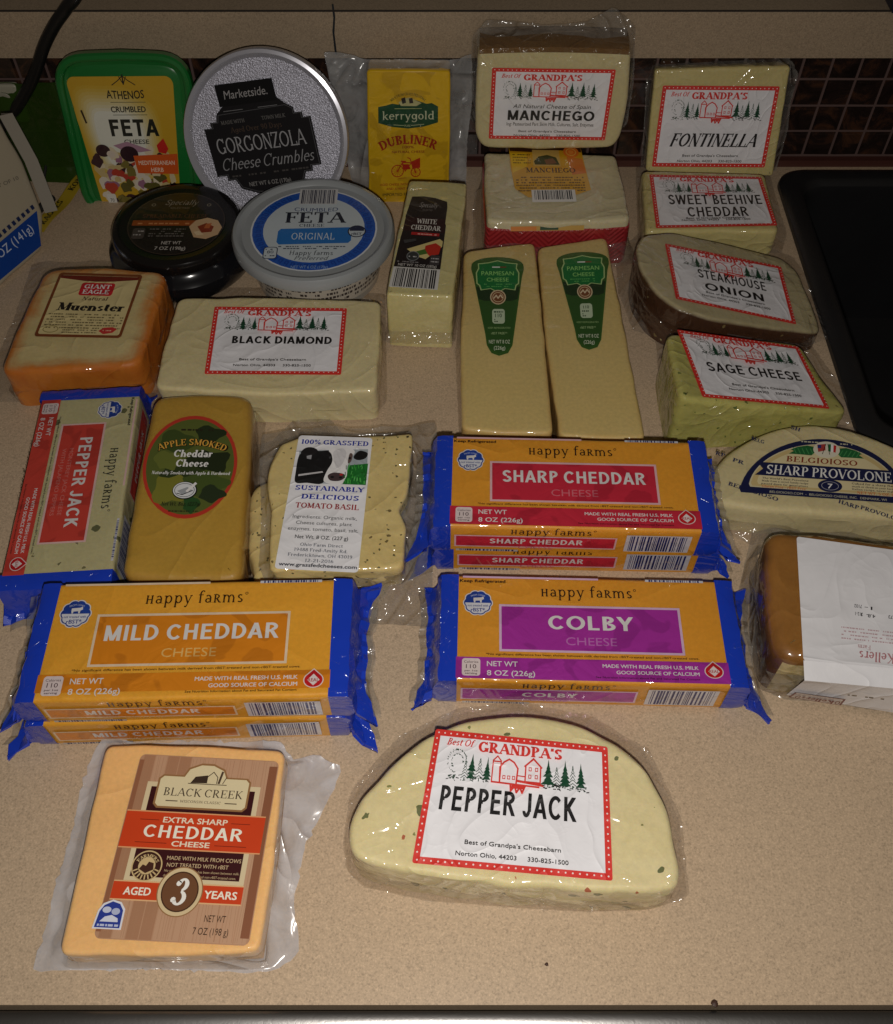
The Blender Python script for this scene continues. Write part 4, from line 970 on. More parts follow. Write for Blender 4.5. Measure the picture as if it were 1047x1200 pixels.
    for side, on in ((-1, sides[0]), (1, sides[1])):
        if not on: continue
        yv = side * (hW + .0004)
        if side < 0: q = [fr.w(-hL, yv, ft), fr.w(hL, yv, ft), fr.w(hL, yv, fb), fr.w(-hL, yv, fb)]
        else: q = [fr.w(hL, yv, ft), fr.w(-hL, yv, ft), fr.w(-hL, yv, fb), fr.w(hL, yv, fb)]
        S = Label(q, 143, H2, .0003, kind='foil', out=fr.y * side)
        if side < 0:
            happy(S, 58, 3.6, 46, 6.4, dark)
            S.rect(3, 5.2, 96, H2 - 4.4, pale); S.rect(4, 6.2, 95, H2 - 5.4, accent); S.text(title, 50, H2 * .5 + 2.4, 4.8, print_col, w=tw * .64, font='arial', thick=.19, thin=.15); S.text('CHEESE', 50, H2 * .5 + 7.6, 3.2, sc, w=20)
            S.barcode(101, 2.0, 138, H2 - 3., (30, 44, 110), (214, 214, 222), seed)
            S.barcode(4, H2 - 2.2, 40, H2 - .2, (30, 44, 110), (200, 196, 190), seed + 1)
        else:
            S.rect(64, 4, 139, H2 - 5, pale); S.rect(65, 5, 138, H2 - 6, accent); S.barcode(4, 1, 44, H2 - 2, (30, 44, 110), (214, 214, 222), seed)
            S.text(title, 101, H2 * .5 + 2, 4.4, print_col, w=tw * .6, font='arial', thick=.19, thin=.15)
        S.build('side_print', t)
    # bright film edge strip behind the top
    return t, fr, hL, hW

SHARPC, COLBYC, MILDC, PJC = (208, 44, 66), (174, 50, 164), (228, 138, 28), (212, 70, 58)
cheese_bar('orange SHARP CHEDDAR bar with pink panels and blue ends, top of its stack', 'cheese_bar', [(530.5, 511), (807.5, 517), (824.5, 623), (526, 616.5)], .050, .0245, .0255, 'SHARP CHEDDAR', SHARPC, M_ORANGE, (40, 18, 14), 84, 1, group='stacked sharp cheddar bars', ears=((1.9, .2), (1.3, .3)))
cheese_bar('lower SHARP CHEDDAR bar with pink side panel, mostly hidden under the top one', 'cheese_bar', [(533, 535), (806, 540), (822, 645), (530, 640)], .0252, .025, 0, 'SHARP CHEDDAR', SHARPC, M_ORANGE, (40, 18, 14), 84, 2, group='stacked sharp cheddar bars', ears=((1.6, .2), (.6, .2)))
cheese_bar('COLBY bar with purple panels and blue ends, right of the mild cheddar', 'cheese_bar', [(537, 672), (839, 682), (857, 803), (533, 799)], .027, .0268, 0, 'COLBY', COLBYC, M_ORANGE, (40, 18, 20), 46, 3, ears=((1.2, .6), (1.5, 1.3)))
cheese_bar('MILD CHEDDAR bar with orange panels and blue ends, top of its stack', 'cheese_bar', [(73, 686), (395, 676), (385, 818), (36, 820)], .050, .0245, .0255, 'MILD CHEDDAR', MILDC, M_YELLOW, (60, 34, 10), 88, 4, keep_ref=False, group='stacked mild cheddar bars', ears=((.9, .5), (1.1, 1.3)), sub_col=(236, 190, 110))
cheese_bar('lower MILD CHEDDAR bar with orange side panel, beneath the top one', 'cheese_bar', [(82, 712), (392, 697), (383, 844), (48, 846)], .0252, .025, 0, 'MILD CHEDDAR', MILDC, M_YELLOW, (60, 34, 10), 88, 5, keep_ref=False, group='stacked mild cheddar bars', ears=((1.3, .4), (1.6, .8)), sub_col=(236, 190, 110))
cheese_bar('pale flecked PEPPER JACK bar with red panels and blue ends, turned sideways', 'cheese_bar', [(164, 464), (133, 664), (0, 681), (48, 470)], .027, .0268, 0, 'PEPPER JACK', PJC, M_CREAMPJ, (36, 38, 32), 74, 6, sides=(1, 1), ears=((.6, .6), (.4, 1.4)), text_title2=('MONTEREY JACK CHEESE', 'WITH JALAPENO PEPPERS'))

# ---- two parmesan wedges side by side
m_par = cheese_mat('parmesan', (.57, .42, .145), (.65, .50, .21), wr=.25, wscale=35, blot=14, mottle=.4, edge=((.50, .28, .08), (.58, .38, .13)), edge_lo=.35, edge_hi=1.15, edge_noise=.35, coat=.5)
def parmesan(out, label, lq, cal, seed):
    pl = flat(.027); c = at(sum(a for a, _ in out) / len(out), sum(b_ for _, b_ in out) / len(out))
    t = thing('parmesan_wedge', label, 'cheese wedge', (c.x, c.y, 0), 'parmesan wedges')
    mb, fr = slab_px(out, pl, .027, bev=.0025, rad=.006, wob=.0006, down=to_floor(), fade=.008, seed=seed); mb.build('cheese', m_par, t)
    skirt(px2(out, .027), [q + (q - sum(px2(out, .027), Vector((0, 0))) / len(out)).normalized() * .0035 for q in px2(out, .012)], .014, .0008, amp=.001, seed=20 + seed, fall=.9).build('wrap', FILM, t)
    L = lab(lq, pl, 30, 56, .0005, kind='gloss')
    def fan(k, y1):
        p = []
        for i in range(15):
            a = i / 14; p.append((15 - (15 - k) * cos(pi * a), 6.5 - (6.0 - k * .3) * sin(pi * a) ** .8))
        return p
    L.poly(fan(0, 0) + [(30, 8), (29.0, 12), (24.2, 44), (23.2, 50), (20.5, 54), (15, 55.4), (10.5, 54), (7.8, 50), (7, 44), (1.0, 12), (0, 8)], (52, 92, 34))
    L.poly([(2.4, 18), (27.6, 18), (26.4, 25), (20, 27), (16, 23), (10, 27), (3.6, 25)], (28, 54, 26)); L.poly([(4, 26), (26, 26), (23.4, 44), (22, 51), (15, 54.4), (9, 51), (7.6, 44)], (46, 84, 34))
    pan = [(4.4, 4.8), (10, 4.2), (15, 3), (20, 4.2), (25.8, 4.8), (25.4, 7.4), (26.8, 10), (26.6, 16), (25.2, 17), (24.6, 19.6), (19, 18.8), (15, 21), (11, 18.8), (5.6, 19.6), (4.8, 17), (3.4, 16), (3.2, 10), (4.6, 7.4)]
    L.poly([((x - 15) * 1.06 + 15, (y - 12) * 1.06 + 12) for x, y in pan], (170, 196, 130)); L.poly(pan, (16, 112, 52))
    L.rect(12, 6.2, 16.4, 6.9, (220, 228, 220)); L.rect(16.4, 6.2, 20, 6.9, (120, 60, 40))
    L.text('PARMESAN', 15, 11.4, 2.5, (150, 214, 120), w=18.5, bold=.0); L.text('CHEESE', 15, 15, 2.3, (150, 214, 120), w=12.6)
    L.greek(7, 23, 16.9, .7, (90, 170, 90), seed); L.greek(8.6, 21.4, 18.2, .7, (90, 170, 90), seed + 1)
    L.ell(15, 24, 4.6, 4.1, (206, 186, 150)); L.ell(15, 24, 3.9, 3.5, (122, 74, 44)); L.ring(15, 24, 3.2, 2.8, .35, (214, 190, 150)); L.line([(12.6, 24.6), (14, 23), (15, 24.6), (16.4, 22.8), (17.6, 24.4)], .7, (220, 200, 166))
    L.rect(11.4, 30.6, 18.8, 38.6, (184, 200, 170), 1.6); L.text('110', 15.1, 35.2, 2.1, (30, 60, 30), w=3.8, bold=.02) if cal == 0 else L.text('110', 15.1, 33.4, 1.7, (30, 60, 30), w=3.4, bold=.02)
    L.greek(12.4, 18, 32.6 if cal == 0 else 35.2, .9, (30, 60, 30), 3); L.greek(12.6, 17.8, 36.7, .8, (30, 60, 30), 4); L.greek(12.6, 17.8, 37.8, .8, (30, 60, 30), 5)
    L.text('KEEP REFRIGERATED', 15.4, 41.4, 1.0, (150, 180, 120), w=13.4); L.text('rBST FREE**', 15.4, 44.4, 1.25, (170, 196, 140), w=9.6)
    L.text('NET WT 8 OZ', 15.4, 49.2, 2.0, (214, 222, 196), w=12.6); L.text('(226g)', 15.4, 52.4, 2.0, (214, 222, 196), w=6.8)
    L.build('label', t)
parmesan([(544, 294), (590, 287), (627, 283), (634, 350), (649, 508), (600, 508), (541, 503), (540, 400)], 'pale parmesan wedge with a green fan label, standing free on its left side', [(552, 301), (614, 301), (614, 419), (556, 419)], 0, 1)
parmesan([(630, 289), (670, 283), (711, 277), (730, 370), (757, 514), (710, 513), (656, 511), (640, 400)], 'parmesan wedge with orange tinted left edge and a green fan label, beside its twin', [(651, 296), (713, 294), (718, 412), (663, 412)], 1, 2)

# ---- muenster slab
m_mu = cheese_mat('muenster', (.58, .46, .20), (.65, .53, .27), edge=((.36, .07, .006), (.66, .24, .03)), edge_lo=.12, edge_hi=.66, edge_noise=.34, wr=.35, wscale=40, blot=22)
pl = flat(.034)
out = [(52, 315), (120, 311), (196, 318), (184, 360), (163, 427), (90, 432), (-2, 437), (18, 385)]
c = at(100, 390); t = thing('muenster_slab', 'square cream cheese slab with orange edges and a red and tan Muenster label', 'cheese', (c.x, c.y, 0))
mb, fr = slab_px(out, pl, .034, bev=.004, rad=.010, wob=.0010, down=to_floor(), fade=.013); mb.build('cheese', m_mu, t)
skirt(px2(out, .034), px2([(38, 308), (120, 305), (208, 314), (212, 330), (192, 400), (178, 444), (120, 470), (-10, 470), (-14, 440), (14, 380)], .002), .016, .001, amp=.002, seed=9, fall=.9).build('wrap', FILM, t)
L = lab([(71, 320), (168, 323), (142, 397), (40, 395)], pl, 60, 52, .0006)
L.rect(0, 0, 60, 52, (120, 62, 26), 2.4); L.rect(2, 2, 58, 50, (212, 194, 140), 1.6); L.poly([(2, 2.2), (58, 2.2), (58, 4.6), (40, 6.6), (30, 7), (20, 6.6), (2, 4.6)], (110, 34, 20))
L.rect(19, 8, 43, 18.6, (196, 30, 40), 2.); L.text('GIANT', 31, 12.8, 3.4, WHITE, w=19, font='serif', thick=.2, thin=.1, sf=.07, sh=.1); L.text('EAGLE', 31, 17.2, 3.4, WHITE, w=19, font='serif', thick=.2, thin=.1, sf=.07, sh=.1)
L.text('Natural', 32, 22.6, 2.9, (70, 30, 20), w=18, font='serif', shear=.25, thick=.15); L.text('Muenster', 31.5, 31.2, 6.4, (26, 20, 16), w=47, font='serif', shear=.12, thick=.26, thin=.08, sf=.08)
for k in range(6): L.greek(4, 57, 34.6 + k * 2.15, 1.1, (110, 96, 60), k)
for k in range(2): L.greek(18, 42, 47 + k * 1.9, 1., (110, 96, 60), k + 12)
L.ring(9.6, 46.2, 5.4, 2.8, .6, (150, 134, 80)); L.poly([(43, 47), (46, 44.4), (52, 43.8), (55.4, 45.4), (53, 48.2), (47, 49.4)], (190, 50, 46)); L.greek(45, 53, 47, 1., (226, 180, 150), 3)
L.build('label', t)

# ---- apple smoked cheddar
m_ap = cheese_mat('smoked_cheddar', (.44, .25, .03), (.50, .30, .05), edge=((.16, .065, .012), (.24, .10, .02)), edge_lo=.45, edge_hi=1.1, edge_noise=.12, wr=.22, wscale=30, blot=12, mottle=.3)
pl = flat(.030)
out = [(180, 463), (240, 459), (296, 462), (294, 530), (283, 680), (210, 680), (140, 677), (160, 560)]
c = at(220, 580); t = thing('smoked_cheddar_block', 'golden smoked cheddar block with an oval green label rimmed in red', 'cheese', (c.x, c.y, 0))
mb, fr = slab_px(out, pl, .030, bev=.005, rad=.010, wob=.0006, down=to_floor(), fade=.006); mb.build('cheese', m_ap, t)
skirt(px2(out, .030), px2([(170, 458), (240, 454), (302, 456), (312, 490), (304, 600), (292, 690), (136, 690), (132, 660), (160, 540)], .002), .014, .001, amp=.0015, seed=10, fall=.9).build('wrap', FILM, t)
P = [pl.at(*q) for q in [(174, 487), (286, 489), (274, 609), (158, 608)]]
L = Label(P, 60, 74, .0006, out=(0, 0, 1), kind='gloss')
L.ell(30, 37, 29, 37, (186, 56, 40)); L.ell(30, 37, 27, 34.4, (88, 98, 42))
for x, y, rx, ry, c_ in ((20, 20, 12, 8, (60, 76, 32)), (40, 14, 9, 6, (36, 48, 24)), (42, 34, 13, 8, (34, 44, 22)), (26, 42, 15, 5, (48, 60, 28)), (20, 54, 12, 10, (124, 122, 46)), (40, 50, 14, 8, (70, 86, 36)), (45, 57, 8, 5.5, (40, 52, 30)), (33, 64, 5, 6, (40, 78, 36)), (16, 34, 8, 7, (104, 112, 48))):
    L.poly([(x + rx * (1 + .22 * sin(3 * a + x)) * cos(a), y + ry * (1 + .22 * cos(4 * a + y)) * sin(a)) for a in (2 * pi * k / 22 for k in range(22))], c_)
L.greek(22, 42, 11.6, 1.6, (40, 34, 20), 2)
L.text('APPLE SMOKED', 30.4, 22.8, 5., (30, 18, 10), w=43, font='serif', thick=.28, thin=.18, sf=.08, arc=50); L.text('APPLE SMOKED', 30, 22.4, 4.6, (226, 170, 70), w=42, font='serif', thick=.17, thin=.07, sf=.05, arc=50)
for tx, y, w_ in (('Cheddar', 31.2, 24), ('Cheese', 38.2, 20)): L.text(tx, 31, y, 5.2, WHITE, w=w_, font='serif', shear=.12, thick=.22, thin=.09, sf=.05)
L.text('Naturally Smoked with Apple & Hardwood', 31, 43.8, 2.3, WHITE, w=48, font='serif', shear=.15, thick=.17, thin=.1, sf=.03)
L.ell(28.6, 55, 7.6, 6.2, (20, 22, 20)); L.ell(28.4, 54.8, 7, 5.6, (220, 222, 224)); L.ring(28.4, 54.8, 6.2, 4.8, .4, (90, 94, 96)); L.poly([(24, 55.4), (30, 52.6), (33.4, 55), (27.4, 58)], (160, 164, 168)); L.line([(30, 55.6), (34.8, 50)], 1.6, WHITE); L.line([(24, 57), (27.4, 58), (33.4, 55)], .5, BLACK)
L.text('Net Wt. 8oz. (227g)', 27, 65.6, 2.7, (30, 26, 16), w=24, font='serif', shear=.2, thick=.17, thin=.08, sf=.03); L.greek(20, 38, 69.6, 1., (40, 34, 20), 8); L.build('label', t)

# ---- two herb cheese pouches, one on the other
m_tb = cheese_mat('tomato_basil_cheese', (.54, .38, .13), (.72, .60, .28), specks=((130, .16, .55, (.09, .06, .02)), (270, .19, .40, (.03, .035, .012)), (60, .22, .16, (.45, .24, .07))), wr=.55, wscale=50, blot=26)
pl = flat(.021)
out = [(294, 566), (330, 558), (420, 560), (456, 575), (456, 672), (430, 684), (300, 690), (287, 640)]
c = at(385, 640); t = thing('herb_cheese_pouch', 'lower herb cheese pouch, its clear film showing left and below the tomato basil pouch', 'cheese', (c.x, c.y, 0))
mb, fr = slab_px(out, pl, .021, bev=.005, rad=.012, wob=.0018, down=to_floor()); mb.build('cheese', m_tb, t)
skirt(px2(out, .021), px2([(290, 528), (320, 520), (360, 478), (380, 486), (420, 530), (508, 560), (507, 736), (424, 732), (300, 712), (284, 690), (280, 600)], .001), .010, .001, amp=.003, seed=11, fall=.8).build('wrap', FILM2, t)
pl = flat(.040)
out = [(328, 519), (352, 512), (400, 512), (484, 507), (482, 545), (477, 578), (468, 596), (476, 616), (475, 640), (471, 664), (440, 668), (380, 668), (318, 668), (314, 640), (317, 600), (313, 572), (315, 545)]
c = at(395, 600, .02); t = thing('herb_cheese_pouch', 'TOMATO BASIL herb cheese pouch with a white cow label, lying on top', 'cheese', (c.x, c.y, .020))
mb, fr = slab_px(out, pl, .0185, bev=.0022, rad=.003, wob=.0012, und=.0006); mb.build('cheese', m_tb, t)
inn = [fr.l(pl.at(*q)) for q in out]; po = flat(.028)
ot = [fr.l(po.at(*q)) for q in [(306, 506), (345, 497), (407, 500), (470, 496), (512, 492), (512, 560), (504, 620), (500, 668), (470, 682), (390, 684), (312, 682), (302, 660), (306, 600), (303, 540)]]
skirt(inn, ot, -.008, -.016, amp=.003, seed=12, frame=fr, fall=.6).build('wrap', FILM2, t)
L = lab([(351, 511), (437, 514), (420, 672), (322, 667)], pl, 46, 96, .0007)
L.rect(0, 0, 46, 96, (226, 225, 228), 2.2); L.text('100% GRASSFED', 23, 6.6, 3.6, BLUE, w=42, font='serif', thick=.2, thin=.1, sf=.07, sh=.1)
L.poly([(2, 12), (44, 9), (45, 36), (3, 36)], (158, 166, 172))
L.blob([(2, 17), (4, 13.5), (9, 12), (15, 11.6), (20, 11), (24, 12), (23, 20), (21, 27), (19, 36), (10, 36), (3, 36), (2, 28)], (20, 20, 22))
L.blob([(3, 14), (5, 10), (9, 9), (13, 11), (12, 14), (8, 15.4)], (28, 26, 28)); L.blob([(36, 14), (39, 10.4), (44, 12), (43, 16), (39, 17.6), (36, 16.4)], (20, 20, 22))
L.blob([(20, 11), (24, 8), (31, 8.4), (36, 11), (34, 17), (32.4, 24), (33.6, 31), (31, 35.6), (24, 36), (19.6, 34), (20.6, 27), (23, 20), (22, 14)], (226, 224, 224)); L.blob([(23, 12), (28, 9), (31, 13), (29, 22), (26, 24), (24, 18)], (206, 204, 206))
L.blob([(21.6, 30), (25, 27.6), (31, 28.4), (32, 31), (29, 33.6), (23.6, 33.6)], (66, 52, 54)); L.ell(24.4, 31, 1.1, .8, BLACK); L.ell(29.4, 31.2, 1., .7, BLACK); L.blob([(33, 13), (35, 13.6), (34.4, 19), (32.6, 20)], (96, 78, 72)); L.ell(33.4, 16.4, .8, 1., BLACK); L.ell(21.4, 16.4, .7, 1., (60, 60, 64))
L.poly([(4, 30), (18, 27), (18.6, 28), (4, 31.4)], (190, 188, 190)); L.poly([(7, 16), (10, 15), (10, 18.4), (7.4, 18)], (150, 150, 154)); L.ell(29.6, 29, 1., .8, (180, 40, 40))
L.poly([(33, 22), (45, 20), (45, 36), (31, 36), (33, 30)], (26, 110, 40))
r = random.Random(5)
for k in range(46):
    x = r.uniform(32, 44.4); y = r.uniform(22, 36); L.line([(x, y), (x + r.uniform(-.6, .6), y - r.uniform(1.4, 3))], .42, ((60, 160, 60), (14, 74, 26), (90, 180, 90))[k % 3])
L.text('SUSTAINABLY', 24, 41.6, 3.4, BLUE, w=41, font='serif', thick=.2, thin=.1, sf=.07, sh=.1); L.text('DELICIOUS', 25, 47.8, 3.4, BLUE, w=34, font='serif', thick=.2, thin=.1, sf=.07, sh=.1)
L.text('TOMATO BASIL', 24, 54.4, 3.7, (150, 26, 30), w=37, font='serif', thick=.19, thin=.09, sf=.08, sh=.09)
for k, tx in enumerate(('Ingredients: Organic milk,', 'Cheese cultures, plant', 'enzymes, tomato, basil, salt.')): L.text(tx, 23.6, 61.6 + k * 4.2, 2.4, (50, 50, 52), w=(37, 32, 40)[k])
L.text('Net Wt. 8 OZ. (227 g)', 23.4, 75.6, 2.5, (24, 24, 26), w=30, bold=.02)
for k, tx in enumerate(('Ohio Farm Direct', '19488 Fred-Amity Rd.', 'Fredericktown, OH 43019', '12-21-2016')): L.text(tx, 24, 80.6 + k * 3.5, 2.1, (50, 60, 80), w=(24, 30, 36, 16)[k], font='serif', thick=.13, thin=.07, sf=.05)
L.text('www.grassfedcheeses.com', 23.6, 94.2, 2.4, (30, 34, 48), w=43, bold=.04); L.build('label', t)

# ---- half moon provolone
m_pv = cheese_mat('provolone', (.57, .48, .25), (.62, .53, .30), wr=.3, wscale=40, blot=14, mottle=.3)
pl = flat(.026)
out = [(832, 588), (830, 560), (845, 537), (873, 516), (905, 502), (945, 495), (990, 500), (1035, 515), (1075, 535), (1105, 560), (1128, 590), (1140, 618), (1100, 612), (1047, 607), (960, 601), (900, 598)]
c = at(970, 560); t = thing('provolone_half_moon', 'pale half moon of SHARP PROVOLONE with a dark blue arched label, at the right edge', 'cheese', (c.x, c.y, 0))
mb, fr = slab_px(out, pl, .026, bev=.004, rad=.010, wob=.0006, down=to_floor()); mb.build('cheese', m_pv, t)
skirt(px2(out, .026), px2([(826, 604), (824, 560), (840, 530), (905, 498), (945, 490), (1035, 508), (1110, 555), (1146, 622), (1120, 640), (1047, 634), (950, 624), (880, 640), (838, 622)], .001), .012, .001, amp=.002, seed=13, fall=.9).build('wrap', FILM, t)
P = [pl.at(*q) for q in [(866, 507), (1098, 507), (1098, 595), (866, 575)]]
P = [pl.at(877, 508), pl.at(1062, 520), pl.at(1070, 592), pl.at(862, 577)]
L = Label(P, 100, 46, .0006, out=(0, 0, 1), kind='gloss'); NAVY = (20, 26, 66)
def moon(k, b0):
    p = [(50 + (48 - k) * cos(radians(a)), 44 - b0 - (43 - k * .9 - b0) * sin(radians(a))) for a in range(180, -1, -6)]
    return p + [(97 - k, 46 - b0), (3 + k, 46 - b0)]
L.poly(moon(0, 0), NAVY); L.poly(moon(4.6, 4.6), (206, 196, 160)); L.poly(moon(5.6, 5.4), (198, 176, 122)); L.poly(moon(9, 7), (214, 200, 156))
L.text('Award Winning Cheese', 50, 43, 1.9, (200, 196, 170), w=30, font='serif', arc=45.4, rot=0) if False else None
L.greek(34, 66, 4.6, 1.2, (190, 186, 160), 3)
for sgn in (-1, 1):
    L.poly([(50 + sgn * 7, 8), (50 + sgn * 12, 7), (50 + sgn * 18, 8.6), (50 + sgn * 22, 11), (50 + sgn * 20, 12), (50 + sgn * 23, 14.4), (50 + sgn * 16, 14.4), (50 + sgn * 9, 14.6), (50 + sgn * 7, 12)], (30, 96, 50))
    for k in range(5): L.line([(50 + sgn * (8 + 2.6 * k), 13.6), (50 + sgn * (10 + 2.6 * k), 9.4)], .5, (70, 140, 80))
L.ell(50, 9.4, 8.2, 6.4, (216, 210, 190)); L.poly([(44, 6), (49, 5), (49.4, 10), (45, 11.6)], (170, 60, 56)); L.rect(44.4, 6, 46.6, 8.6, (40, 50, 110)); L.poly([(51, 5), (52.6, 5), (52.6, 11), (51, 10.4)], (30, 100, 50)); L.poly([(52.6, 5), (54.2, 5.4), (54.2, 11), (52.6, 11)], WHITE); L.poly([(54.2, 5.4), (56, 6), (55.6, 11.4), (54.2, 11)], (190, 40, 40)); L.line([(49.4, 5), (47.6, 13)], .4, BLACK); L.line([(50.6, 5), (52, 13)], .4, BLACK)
L.text('BELGIOIOSO', 47.5, 20.6, 4.2, (130, 46, 22), w=43, font='serif', thick=.17, thin=.07, sf=.07)
L.poly([(9, 22.4), (95, 22.4), (91, 27.4), (95, 32.4), (9, 32.4), (13, 27.4)], NAVY); L.text('SHARP PROVOLONE', 52, 31, 7., (226, 226, 222), w=74, font='serif', thick=.15, thin=.06, sf=.07, gap=.02)
for k, (a, q) in enumerate((('The World\u0027s Best Provolone', 'Cubed for a sharp flavor'), ('Made from a secret family recipe', 'snack or shred on your favorite'), ('passed down for generations', 'Italian recipe, never melted'))):
    L.text(a.replace('\u0027', "'"), 27, 35 + 2.1 * k, 1.35, (40, 34, 50), w=27, font='serif', thick=.16, thin=.09, sf=.04); L.text(q, 79, 34.6 + 2.1 * k, 1.35, (40, 34, 50), w=27, font='serif', thick=.16, thin=.09, sf=.04)
L.text('Gluten Free - rBST Free*', 27, 41.4, 1.7, (190, 84, 40), w=26, font='serif', thick=.15, thin=.08, sf=.03); L.text('NET WT. 5 OZ. (142g)', 82, 41.4, 1.9, (190, 84, 40), w=27, font='serif', thick=.15, thin=.08, sf=.03)
L.ell(53, 37, 7, 4.6, NAVY); L.ring(53, 37, 5., 3.2, .3, (170, 170, 180)); L.text('7', 53, 38.9, 3.6, WHITE, w=2.6, bold=.03)
L.text('BELGIOIOSO.COM  -  BELGIOIOSO CHEESE, INC.  DENMARK, WI', 52, 45.2, 1.7, (186, 182, 160), w=66, bold=.01); L.build('label', t)
# words printed on the film round the label
def word(px, txt, h, w, rot):
    S = Label([fr.w(-.1, .1), fr.w(.1, .1), fr.w(.1, -.1), fr.w(-.1, -.1)], 200, 200, .0005, out=(0, 0, 1), kind='gloss')
    q = fr.l(pl.at(*px)); S.text(txt, 100 + q.x * 1000, 100 - q.y * 1000, h, (40, 44, 78), w=w, font='serif', thick=.2, thin=.09, sf=.08, rot=rot, al='l'); S.build('film_print', t)
for px, tx, w_ in (((880, 516), 'BELG', 8), ((926, 503), 'SH', 6), ((838, 533), 'RP', 6), ((858, 541), 'PR', 7), ((853, 569), 'BELGIOIOSO', 30), ((982, 590), 'HARP', 12), ((1008, 597), 'PROVOLONE', 26)): word(px, tx, 3.0, w_, -24)

# ---- brown smoked block with an upside down white label, right edge
m_ke = cheese_mat('brown_smoked_cheese', (.21, .085, .016), (.37, .17, .035), edge=((.055, .02, .008), (.10, .04, .012)), edge_lo=.5, edge_hi=1.1, edge_noise=.35, wr=.45, wscale=35, blot=40)
m_cut = cheese_mat('pale_cut_face', (.44, .34, .15), (.54, .44, .22), wr=.4, wscale=50)
pl = flat(.040)
out = [(898, 619), (960, 622), (1060, 636), (1190, 652), (1180, 720), (1172, 790), (1060, 782), (910, 770), (899, 700)]
c = at(1010, 720); t = thing('smoked_cheese_block', 'brown smoked cheese block under an upside down white paper label, right edge', 'cheese', (c.x, c.y, 0))
mb, fr = slab_px(out, pl, .040, bev=.007, rad=.012, wob=.0012, down=to_floor(), fade=.01)
mb.assign(lambda p, n: p.z < .034 and abs(n.y) > .88 and p.y < c.y, 1); mb.build('cheese', [m_ke, m_cut], t)
skirt(px2(out, .040), px2([(884, 604), (960, 606), (1200, 644), (1200, 840), (1047, 834), (920, 820), (888, 806), (882, 780), (872, 740), (866, 690), (878, 640)], .001), .022, .001, amp=.004, seed=14, fall=.9).build('wrap', FILM2, t)
P = [pl.at(933, 630), pl.at(1150, 660), pl.at(1128, 792), pl.at(941, 775)]
L = Label(P, 100, 66, .0011, out=(0, 0, 1), kind='crumple'); L.rect(0, 0, 100, 66, (224, 223, 226), 1.6)
def upside(tx, x, y, h, w_, col, **kw): L.text(tx, x, y, h, col, w=w_, rot=180, **kw)
r = random.Random(2)
for k, (x, y) in enumerate(((32, 36), (38, 36.4), (32.6, 40.2), (36, 40.4), (40, 40.6), (52, 40), (56, 41), (57, 45))): upside(('7102', '1-', '712-1', '- 1', '4.8', '6.73', '1049', 'N.W.')[k], x + 2, y - 2, 1.9, 4.4, (40, 38, 40), bold=.02)
upside('Kellers', 46, 58.5, 5.2, 22, (176, 120, 124), font='serif', thick=.16, thin=.07, sf=.05); upside('Farm', 38, 55.4, 2.4, 8, (170, 130, 132), font='serif')
for k in range(4): L.greek(24, 62, 47.6 + 1.9 * k, .9, (190, 164, 168), k, .5)
L.build('label', t)
Pf = [Vector(P[3]), Vector(P[2]), at(1128, 846, .004), at(921, 812, .004)]
Pf[0] = P[3] + Vector((0, 0, .0012)); Pf[1] = P[2] + Vector((0, 0, .0012))
mid = [P[3] + Vector((0, -.009, -.0035)), P[2] + Vector((0, -.009, -.0035))]
m_paper = ink((224, 223, 226), 'crumple'); mb = MB(); mb.grid([[Pf[0].lerp(Pf[1], k / 8) for k in range(9)], [mid[0].lerp(mid[1], k / 8) for k in range(9)], [Pf[3].lerp(Pf[2], k / 8) + Vector((0, -.0012, 0)) for k in range(9)]]); mb.build('label_flap', m_paper, t)
L = Label([mid[0], mid[1], Pf[2], Pf[3]], 100, 40, .0024, out=(0, -1, .4))
L.text('The Cheese House', 34, 12, 4, (60, 56, 50), w=20, rot=180, font='serif') if False else L.greek(30, 52, 14, 2.2, (70, 66, 56), 4)
L.rect(1, 23, 31, 38, (206, 196, 190)); L.frame(1, 23, 31, 38, 1.1, (110, 40, 48)); L.lift += .0007; L.text('Kellers', 16, 26.6, 7.6, (110, 34, 44), w=19, rot=180, font='serif', thick=.2, thin=.09, sf=.06)
for x in (3.4, 26.5): L.ring(x + 1, 30, 1.4, 3.6, .6, (110, 34, 44))
L.build('stamp', t)

# ---- three year cheddar, front left
m_bc = cheese_mat('black_tag_cheddar', lin((242, 186, 116)), lin((246, 196, 130)), wr=.22, wscale=30, blot=14, edge=((.80, .60, .42), (.72, .52, .36)), edge_lo=.5, edge_hi=1.2, edge_noise=.2, mottle=.3)
pl = flat(.022)
out = [(124, 872), (230, 873), (334, 879), (322, 1000), (304, 1116), (200, 1120), (68, 1119), (95, 1000)]
c = at(200, 1000); t = thing('aged_cheddar_block', 'orange extra sharp cheddar block with a wood grain AGED 3 YEARS label, front left', 'cheese', (c.x, c.y, 0))
mb, fr = slab_px(out, pl, .022, bev=.0022, rad=.005, wob=.0007, und=.0004, down=to_floor(), fade=.008); mb.build('cheese', m_bc, t)
skirt(px2(out, .022), px2([(104, 898), (112, 880), (135, 856), (148, 872), (230, 868), (330, 872), (345, 892), (370, 886), (402, 900), (385, 940), (360, 985), (345, 1060), (352, 1116), (326, 1136), (300, 1140), (180, 1136), (60, 1138), (40, 1142), (60, 1060), (84, 980)], .001), .009, .001, amp=.0035, seed=15, fall=.7, jag=.002).build('wrap', FROST, t)
L = lab([(166, 884), (328, 893), (292, 1109), (110, 1100)], pl, 70, 88, .0006, kind='gloss')
L.rect(0, 0, 70, 88, (182, 140, 110), 3)
r = random.Random(9)
